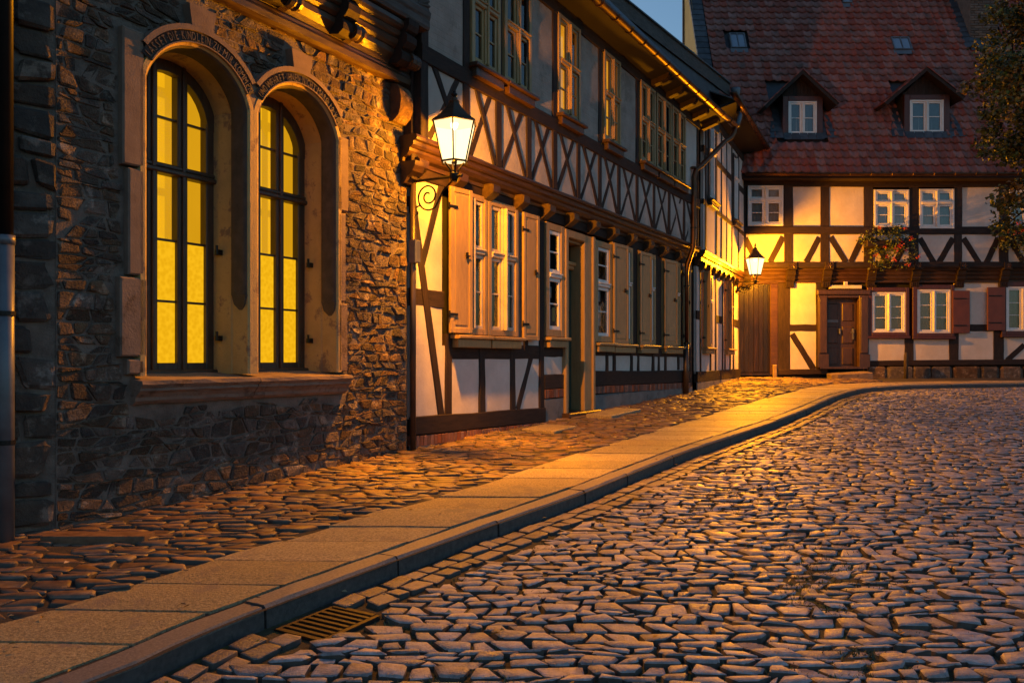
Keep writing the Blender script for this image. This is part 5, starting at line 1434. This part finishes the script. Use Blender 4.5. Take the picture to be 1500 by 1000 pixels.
# skylights
for px, py, w, h in SKY:
    x, L = ray_roof(px, py); b = MB(); e = 0.035
    def bar(x0, x1, l0, l1, h0=0.05, h1=0.11):
        P = [rpt(x0, l0, h1), rpt(x1, l0, h1), rpt(x1, l1, h1), rpt(x0, l1, h1)]; Q = [rpt(x0, l0, h0 - .06), rpt(x1, l0, h0 - .06), rpt(x1, l1, h0 - .06), rpt(x0, l1, h0 - .06)]
        b.add(P + Q, [(0, 1, 2, 3), (0, 4, 5, 1), (1, 5, 6, 2), (2, 6, 7, 3), (3, 7, 4, 0)])
    bar(x - w / 2, x - w / 2 + e, L - h / 2, L + h / 2); bar(x + w / 2 - e, x + w / 2, L - h / 2, L + h / 2); bar(x - w / 2 + e, x + w / 2 - e, L - h / 2, L - h / 2 + e); bar(x - w / 2 + e, x + w / 2 - e, L + h / 2 - e, L + h / 2)
    if w > 0.3: bar(x - 0.012, x + 0.012, L - h / 2 + e, L + h / 2 - e)
    so = b.build('skylight', M['zinc'], roofF)
    b = MB(); b.add([rpt(x - w / 2 + e, L - h / 2 + e, 0.085), rpt(x + w / 2 - e, L - h / 2 + e, 0.085), rpt(x + w / 2 - e, L + h / 2 - e, 0.085), rpt(x - w / 2 + e, L + h / 2 - e, 0.085)], [(0, 1, 2, 3)])
    M.setdefault('sky_glass', mat('skylight_glass', (0.30, 0.33, 0.37), (0.26, 0.28, 0.32), 3, 0.06, metal=0.6)); b.build('pane', M['sky_glass'], roofF)
    b = MB(); b.add([rpt(x - w / 2 - .03, L - h / 2 - .16, 0.062), rpt(x + w / 2 + .03, L - h / 2 - .16, 0.062), rpt(x + w / 2 + .03, L - h / 2, 0.075), rpt(x - w / 2 - .03, L - h / 2, 0.075)], [(0, 1, 2, 3)]); b.build('flashing', M['zinc'], roofF)
# chimney
M['old_brick'] = mat('greyed_brick', (0.17, 0.115, 0.085), (0.10, 0.07, 0.055), 12, 0.9, 0.5, 60, 0.004, rand=0.3)  # greyer, browner brick than in the house bands
yb = EY + Lch * cu_ ; zb_ = EZ + Lch * su_
rc_ = random.Random(12); ch = MB(); ch.box(xch - 0.40, xch + 0.40, yb + 0.02, yb + 0.9, zb_ - 0.4, zb_ + 4.4); cho = ch.build('chimney', M['mortar'], HF)
z = zb_ - 0.05; k = 0
while z < zb_ + 2.2:
    x = xch - 0.41 - (0.12 if k % 2 else 0)
    while x < xch + 0.41 - 0.03:
        x0, x1 = max(x, xch - 0.42), min(x + 0.235, xch + 0.42)
        if x1 - x0 > 0.04:
            b = MB(); b.box(x0 + 0.005, x1 - 0.005, yb + 0.0 + rc_.uniform(-.006, .006), yb + 0.06, z + 0.005, z + 0.068, 0.004); b.build('brick', M['old_brick'], cho)
        x += 0.245
    z += 0.075; k += 1
b = MB(); b.box(xch - 0.425, xch - 0.40, yb + 0.01, yb + 0.9, zb_ - 0.2, zb_ + 4.4); b.build('chimney_side', M['old_brick'], cho)
for q in range(9):
    b = MB(); P = [rpt(xch - 0.66, Lch - 0.3 + q * 0.22, 0.07), rpt(xch - 0.36, Lch - 0.3 + q * 0.22, 0.11), rpt(xch - 0.36, Lch - 0.05 + q * 0.22, 0.09), rpt(xch - 0.66, Lch - 0.05 + q * 0.22, 0.05)]
    b.add(P, [(0, 1, 2, 3)]); b.build('flashing_slate', M['slate'], cho)
b = MB(); b.add([rpt(xch - 0.5, Lch - 0.42, 0.07), rpt(xch + 0.5, Lch - 0.42, 0.07), rpt(xch + 0.5, Lch + 0.05, 0.10), rpt(xch - 0.5, Lch + 0.05, 0.10)], [(0, 1, 2, 3)]); b.build('chimney_apron', M['slate'], HF)
# vent pipe and hooks
x, L = ray_roof(1434, 226); b = MB(); p = Vector(rpt(x, L, 0.0)); b.tube([p, p + Vector((0, -0.05, 0.16)), p + Vector((0, -0.06, 0.42))], 0.06, 8); b.tube([p + Vector((0, -0.06, 0.40)), p + Vector((0, -0.06, 0.44))], 0.085, 8); b.build('vent_pipe', M['shutter_red'], roofF)
# dormers
for (cx, w0, w1, wt, wb, ap, e0x, e0y, e1x, e1y), (xd, Ld) in zip(DORM, DW):
    yd = EY + 0.02 + Ld * cu_; Yd = 23 + yd; sc = Yd / 1200
    Z = lambda py: (526 - py) * sc
    X = lambda px: (px - 750) * sc - FF.p[0]
    zb0, ww = Z(wb + 3), 0.0
    x0, x1 = X(w0) - 0.16, X(w1) + 0.16; zt0 = Z(wt) + 0.14
    b = MB(); b.box(x0 + 0.02, x1 - 0.02, yd + 0.10, yd + 1.5, zb0, zt0 + 0.1); apx = (x0 + x1) / 2; za = Z(ap) - 0.05
    b.add([(x0 - 0.02, yd + 0.05, zt0), (x1 + 0.02, yd + 0.05, zt0), (apx, yd + 0.05, za), (x0 - 0.02, yd + 1.5, zt0), (x1 + 0.02, yd + 1.5, zt0), (apx, yd + 1.5, za)], [(0, 1, 2), (3, 5, 4)])
    do = b.build('dormer', M['slate'], HF)
    b = MB(); b.box(x0, X(w0), yd - 0.005, yd + 0.1, zb0 - 0.03, zt0, 0.01); b.box(X(w1), x1, yd - 0.005, yd + 0.1, zb0 - 0.03, zt0, 0.01); b.box(X(w0), X(w1), yd - 0.004, yd + 0.1, Z(wt), zt0, 0.01); b.box(X(w0), X(w1), yd - 0.004, yd + 0.1, zb0 - 0.03, Z(wb), 0.01)
    b.build('surround', M['red_paint'], do)
    wo = window(do, X(w0), X(w1), Z(wb), Z(wt), yd + 0.01, M['white_paint'], cols=2, trans=None, lower=2, mull=0.06, sash=0.045, curtain='half', sill=False, fw=0.05)
    for ch_ in list(wo.children):                     # keep to thing > part > sub-part
        ch_.parent = do
    b = MB(); q = x0 + 0.0
    while q < x1:
        q1 = min(q + 0.10, x1); hh = lambda x_: zt0 + (za - zt0) * (1 - abs(x_ - apx) / (x1 - apx + .02))
        b = MB(); P = [(q + .003, yd + 0.02, zt0 + .002), (q1 - .003, yd + 0.02, zt0 + .002), (q1 - .003, yd + 0.02, max(hh(q1), zt0 + .003)), (q + .003, yd + 0.02, max(hh(q), zt0 + .003))]
        b.add(P + [(p[0], p[1] + 0.03, p[2]) for p in P], [(0, 1, 2, 3), (0, 4, 5, 1), (1, 5, 6, 2), (3, 7, 4, 0)]); b.build('gable_plank', M['timber'], do); q += 0.10
    for sgn, ex, ey in ((-1, e0x, e0y), (1, e1x, e1y)):
        yf = yd - 0.28; sf = (23 + yf) / 1200
        A = ((cx - 750) * sf - FF.p[0], (526 - ap) * sf); E_ = ((ex - 750) * sf - FF.p[0], (526 - ey) * sf)
        b = MB(); dv = Vector((E_[0] - A[0], E_[1] - A[1])).normalized(); nv = Vector((-dv.y, dv.x)) * (-1 if sgn > 0 else 1); nv = nv if nv.y > 0 else -nv
        P = []
        for y in (yf, yd + 2.2):
            for (p, k) in ((A, 0.0), (A, -0.09), (E_, -0.09), (E_, 0.0)): P.append((p[0] + nv.x * k, y, p[1] + nv.y * k))
        P[1] = (A[0], yf, A[1] - 0.12); P[5] = (A[0], yd + 2.2, A[1] - 0.12)
        b.add(P, [(0, 1, 2, 3), (4, 7, 6, 5), (0, 3, 7, 4), (1, 5, 6, 2), (2, 6, 7, 3), (0, 4, 5, 1)]); b.build('dormer_roof', M['timber'], do)
        N = 6
        for k in range(N):
            f0, f1 = k / N, (k + 1) / N + 0.01
            for r2 in range(4):
                y0_, y1_ = yf - 0.02 + r2 * 0.24, yf + r2 * 0.24 + 0.225
                p0 = (A[0] + (E_[0] - A[0]) * f0, A[1] + (E_[1] - A[1]) * f0); p1 = (A[0] + (E_[0] - A[0]) * f1, A[1] + (E_[1] - A[1]) * f1)
                c = MB(); h = 0.012
                c.add([(p0[0] + nv.x * h, y0_, p0[1] + nv.y * h), (p1[0] + nv.x * (h + .02), y0_, p1[1] + nv.y * (h + .02)), (p1[0] + nv.x * (h + .02), y1_, p1[1] + nv.y * (h + .02)), (p0[0] + nv.x * h, y1_, p0[1] + nv.y * h),
                       (p1[0], y0_, p1[1]), (p1[0], y1_, p1[1])], [(0, 1, 2, 3), (1, 4, 5, 2), (0, 4, 1)])
                c.build('tile', M['tile'], do)
        # slate apron beside the dormer
        for k in range(5):
            c = MB(); xa = (x0 if sgn < 0 else x1); xb = xa + sgn * (0.40 - 0.05 * k); l0 = Ld - 0.14 + k * 0.23
            c.add([rpt(xa, l0, 0.07), rpt(xb, l0, 0.075), rpt(xb - sgn * 0.03, l0 + 0.26, 0.055), rpt(xa, l0 + 0.26, 0.05)], [(0, 1, 2, 3)]); c.build('apron_slate', M['slate'], do)
    for k in range(5):
        c = MB(); xa = x0 + (x1 - x0) * k / 5; xb = x0 + (x1 - x0) * (k + 1) / 5 - 0.008
        c.add([rpt(xa, Ld - 0.20, 0.075), rpt(xb, Ld - 0.20, 0.075), rpt(xb, Ld + 0.03, 0.085), rpt(xa, Ld + 0.03, 0.085)], [(0, 1, 2, 3)]); c.build('apron_slate', M['slate'], do)
# old post at the plinth
px_ = FF.plan(TL(1320), 0.28)
bp = MB(); z0 = g(px_[1]); bp.tube([(0, 0, -0.1), (0, 0, 0.62), (0.01, 0, 0.70)], [0.062, 0.055, 0.035], 9)
tag(bp.build('guard_post', M['bark'], None, True), 'short weathered wooden post standing at the plinth under the left window', 'post').location = (px_[0], px_[1], z0)

# ================================================================== STREET LAMPS
def lantern_lamp(name, label, loc, rz, arm, z_arm, z_b, z_r, z_t, z_f, zw, scroll, watt, rt=0.245, rb_=0.145):
    """hexagonal lantern on a wall bracket; local -y points to the street, z from eye level"""
    t = thing(name, label, 'street lamp', loc, rz, 'wall lanterns')
    c = (0, -arm, 0); rot = pi / 6
    ang = [rot + 2 * pi * k / 6 for k in range(6)]
    P = lambda r, z, a: Vector((r * cos(a), -arm + r * sin(a), z))
    fr = MB()
    for a in ang: fr.tube([P(rb_, z_b, a), P(rt, z_r, a)], 0.0085, 5)
    for r, z, q in ((rb_, z_b, 0.012), (rt, z_r, 0.010)):
        pts = [P(r, z, a) for a in ang]
        for k in range(6): fr.tube([pts[k], pts[(k + 1) % 6]], q, 5)
    fr.build('lantern_frame', M['iron'], t)
    for k in range(6):
        a, b_ = ang[k], ang[(k + 1) % 6]; b = MB(); s_ = 0.985
        b.add([P(rb_ * s_, z_b + .008, a), P(rb_ * s_, z_b + .008, b_), P(rt * s_, z_r - .006, b_), P(rt * s_, z_r - .006, a)], [(0, 1, 2, 3)])
        b.build('glass_pane', M['lamp_glass'], t)
    ro = MB(); H = z_t - z_r
    ro.lathe((0, -arm, z_r), [(rt + .018, -0.006), (rt + .018, 0.006), (rt * .74, H * .30), (rt * .46, H * .62), (rt * .26, H * .92), (rt * .23, H)], 6, rot)
    ro.lathe((0, -arm, z_t), [(rt * .23, 0), (rt * .24, .012), (rt * .15, .03), (rt * .13, .05)], 12)
    ro.build('lantern_roof', M['iron_roof'], t)
    fi = MB(); h = z_f - z_t - 0.04
    fi.lathe((0, -arm, z_t + .04), [(.012, 0), (.014, h * .15), (.034, h * .40), (.036, h * .52), (.020, h * .72), (.016, h * .8), (.022, h * .88), (.004, h)], 10); fi.build('finial', M['iron'], t, True)
    bu = MB(); bu.lathe((0, -arm, z_r - .05), [(.01, -.02), (.03, 0), (.042, .03), (.042, .06), (.02, .08)], 10); bu.build('bulb', M['bulb'], t, True)
    st = MB()
    st.lathe((0, -arm, z_arm), [(.035, -.055), (.045, -.03), (.05, 0), (.05, .03), (.03, .045)], 8)
    for k in range(4):
        a = pi / 4 + pi / 2 * k; st.tube([P(.035, z_arm + .03, a), P(.045, (z_arm + z_b) / 2, a), P(rb_ * .72, z_b, a)], 0.011, 5)
    st.lathe((0, -arm, z_b), [(.03, -.014), (.03, .004), (.012, .03)], 8)
    st.build('lantern_stand', M['iron'], t)
    br = MB()
    br.tube([(0, -0.05, z_arm), (0, -arm - .10, z_arm)], 0.016, 8)
    br.tube([(0, -0.05, z_arm + .03), (0, -0.05, zw)], 0.018, 8); br.box(-.03, .03, -.045, 0.0, z_arm - .06, z_arm + .04); br.box(-.03, .03, -.045, 0.0, zw - .01, zw + .07)
    hh = z_arm - zw
    # brace that runs from the lantern foot down into the scroll
    cyc, czc, r0 = -0.24 * arm / .58, z_arm - .175 * hh / .32, .155 * hh / .32
    sp = []
    sp.append((0, -arm + .02, z_arm - .04)); sp.append((0, -arm + .14, z_arm - .13))
    for k in range(44):
        a = -0.95 - k * 0.245; r = r0 * (1 - k / 43 * .80)
        sp.append((0, cyc - r * cos(a) * (-1) * -1, czc + r * sin(a)))
    br.tube(sp, 0.0095, 6)
    br.tube([(0, -0.12 * arm / .58, zw + .055), (0, -0.055, zw + .035), (0, -.045, zw - .02), (0, -.07, zw - .05), (0, -.10, zw - .03), (0, -.095, zw - .005)], 0.009, 6)
    if scroll > 1:                                  # richer leaf scrolls on the far bracket
        for q in range(3):
            pts = []
            for k in range(22):
                a = k * .33 + q * 2.1; r = .085 * (1 - k / 24); pts.append((0, -.10 - .14 * q + r * cos(a), z_arm - .11 - .05 * (2 - q) + r * sin(a)))
            br.tube(pts, 0.010, 5)
    br.build('wall_bracket', M['iron'], t)
    ld = bpy.data.lights.new('lamp_light', 'POINT'); ld.energy = watt; ld.color = LAMP_COL; ld.shadow_soft_size = 0.05
    # fall-off weakened by hand close to the lamp, evening out wall and ground
    ld.use_nodes = True; nt = ld.node_tree; em = nt.nodes['Emission']; lf = nt.nodes.new('ShaderNodeLightFalloff'); lf.inputs['Strength'].default_value = 1.0; lf.inputs['Smooth'].default_value = 2.8; nt.links.new(lf.outputs['Quadratic'], em.inputs['Strength'])
    lo = bpy.data.objects.new('lamp_light', ld); COL.objects.link(lo); lo.parent = t; lo.location = (0, -arm, z_b + .20)
    return t
p1 = FA.plan(0.015, 0.0)
lantern_lamp('street_lamp', 'lit iron lantern on a scroll bracket between the stone house and the long half-timbered house', (p1[0], p1[1], EYE), FA.rz(), 0.58, 1.945, 2.095, 2.51, 2.73, 2.86, 1.62, 1, LAMP_W)
p2 = FD.plan(4.47, 0.06)
lantern_lamp('street_lamp', 'lit iron lantern on the narrow house beside the wooden gate', (p2[0], p2[1], EYE), FD.rz(), 0.52, 2.06, 2.24, 2.67, 2.93, 3.08, 1.78, 2, LAMP_W * 1.9)

# ================================================================== FLOWERS AND TREE
def leaf_quad(b, p, s, rr, droop=0.4):
    a = rr.uniform(0, 6.28); el = rr.uniform(-1.0, 0.7)
    d = Vector((cos(a) * cos(el), sin(a) * cos(el), sin(el))); w = d.cross(Vector((rr.uniform(-1, 1), rr.uniform(-1, 1), rr.uniform(-1, 1)))).normalized()
    n_ = d.cross(w) * s * 0.18
    b.add([p, p + d * s * .45 + w * s * .42 - n_, p + d * s, p + d * s * .45 - w * s * .42 - n_], [(0, 1, 2), (0, 2, 3)])
def flower_box(px, py, wpx, label, seed):
    rr = random.Random(seed); t0, z0 = FF.pw(px, py, 0.5); w = wpx / 52.7
    X, Y = FF.plan(t0, 0.42); t = thing('flower_box', label, 'flower box', (X, Y, EYE + z0), 0.0, 'flower boxes under the upper windows')
    b = MB(); b.box(-w * .42, w * .42, -0.10, 0.12, -0.08, 0.10, 0.02); b.box(-w * .4, -w * .36, 0.08, 0.20, -0.06, 0.06); b.box(w * .36, w * .4, 0.08, 0.20, -0.06, 0.06); b.build('planter', M['timber'], t)
    f = MB(); fl = MB()
    for k in range(34):
        cx_, cz = rr.uniform(-.52, .52) * w, 0.0
        if rr.random() < .55: cz = rr.uniform(-.55, .1) * (1.25 - abs(cx_) / w)
        else: cz = rr.uniform(0, .42) * (1.2 - 1.2 * abs(cx_) / w)
        c = Vector((cx_, rr.uniform(-.22, .05), cz))
        for q in range(34):
            p = c + Vector((rr.gauss(0, .09), rr.gauss(0, .07), rr.gauss(0, .085))); leaf_quad(f, p, rr.uniform(.04, .085), rr)
        if rr.random() < .40:
            c2 = c + Vector((rr.uniform(-.1, .1), -.16, rr.uniform(-.12, .06)))
            for q in range(22): leaf_quad(fl, c2 + Vector((rr.gauss(0, .03), rr.gauss(0, .03), rr.gauss(0, .03))), rr.uniform(.03, .045), rr)
    f.build('foliage', M['plant'], t, kind='stuff', fixn=False); fl.build('blossoms', M['flower'], t, kind='stuff', fixn=False)
flower_box(1302, 357, 76, 'trailing red geraniums under the second upper window of the tiled house', 5)
flower_box(1506, 350, 84, 'trailing red geraniums cut by the right edge of the picture', 9)

TX, TY = 9.95, 14.2
tr = thing('lime_tree', 'dark leafy tree with some rusty leaves reaching in from the right edge', 'tree', (TX, TY, g(TY) - KH))
b = MB(); b.tube([(0, 0, -0.2), (0.02, 0, 0.8), (-0.03, 0.03, 2.0), (0.02, 0, 3.4), (-0.05, 0, 5.0), (0, 0.05, 6.8)], [0.26, 0.20, 0.17, 0.14, 0.10, 0.03], 12)
b.build('trunk', M['bark'], tr, True)
rr = random.Random(21); cl = []
limb = MB()
TG = [(-1.62, 5.85), (-1.40, 6.45), (-1.30, 5.25), (-1.10, 4.75), (-1.05, 6.95), (-0.9, 5.7), (-0.75, 4.7), (-1.15, 7.5), (-0.5, 6.4), (-1.08, 3.75), (-0.6, 3.9), (0.0, 5.0),
      (0.5, 6.0), (0.9, 4.6), (0.3, 7.2), (0.9, 5.5), (-0.2, 4.3), (-0.5, 7.4), (-1.35, 5.7), (-0.7, 5.2), (-0.8, 6.8), (0.7, 6.8)]
for (dx, dz) in TG:
    dy = rr.uniform(-1.2, 1.2) if dx > -0.9 else rr.uniform(-.5, .5)
    zc = max(dz - 1.2, 2.6) ; mid = Vector((dx * .5, dy * .5, (zc + dz) / 2 + .1))
    limb.tube([(0, 0, zc), mid, (dx, dy, dz)], [0.055, 0.035, 0.010], 6); cl.append((Vector((dx, dy, dz)), rr.uniform(.36, .54))); cl.append((mid, .36))
    for q in range(3):
        e = Vector((dx, dy, dz)) + Vector((rr.uniform(-.38, .40), rr.uniform(-.5, .5), rr.uniform(-.42, .4)))
        limb.tube([mid.lerp(Vector((dx, dy, dz)), .6), e], [0.016, 0.006], 5); cl.append((e, rr.uniform(.16, .34)))
limb.build('limb', M['bark'], tr, True)
cr = MB()
for c, r in cl:
    for q in range(int(1500 * r * r + 150 * r)):
        v = Vector((rr.gauss(0, 1), rr.gauss(0, 1), rr.gauss(0, 1))).normalized() * r * (rr.random() ** .45); v.z *= .72
        leaf_quad(cr, c + v, rr.uniform(.055, .105), rr)
cr.build('crown', M['leaf'], tr, fixn=False)
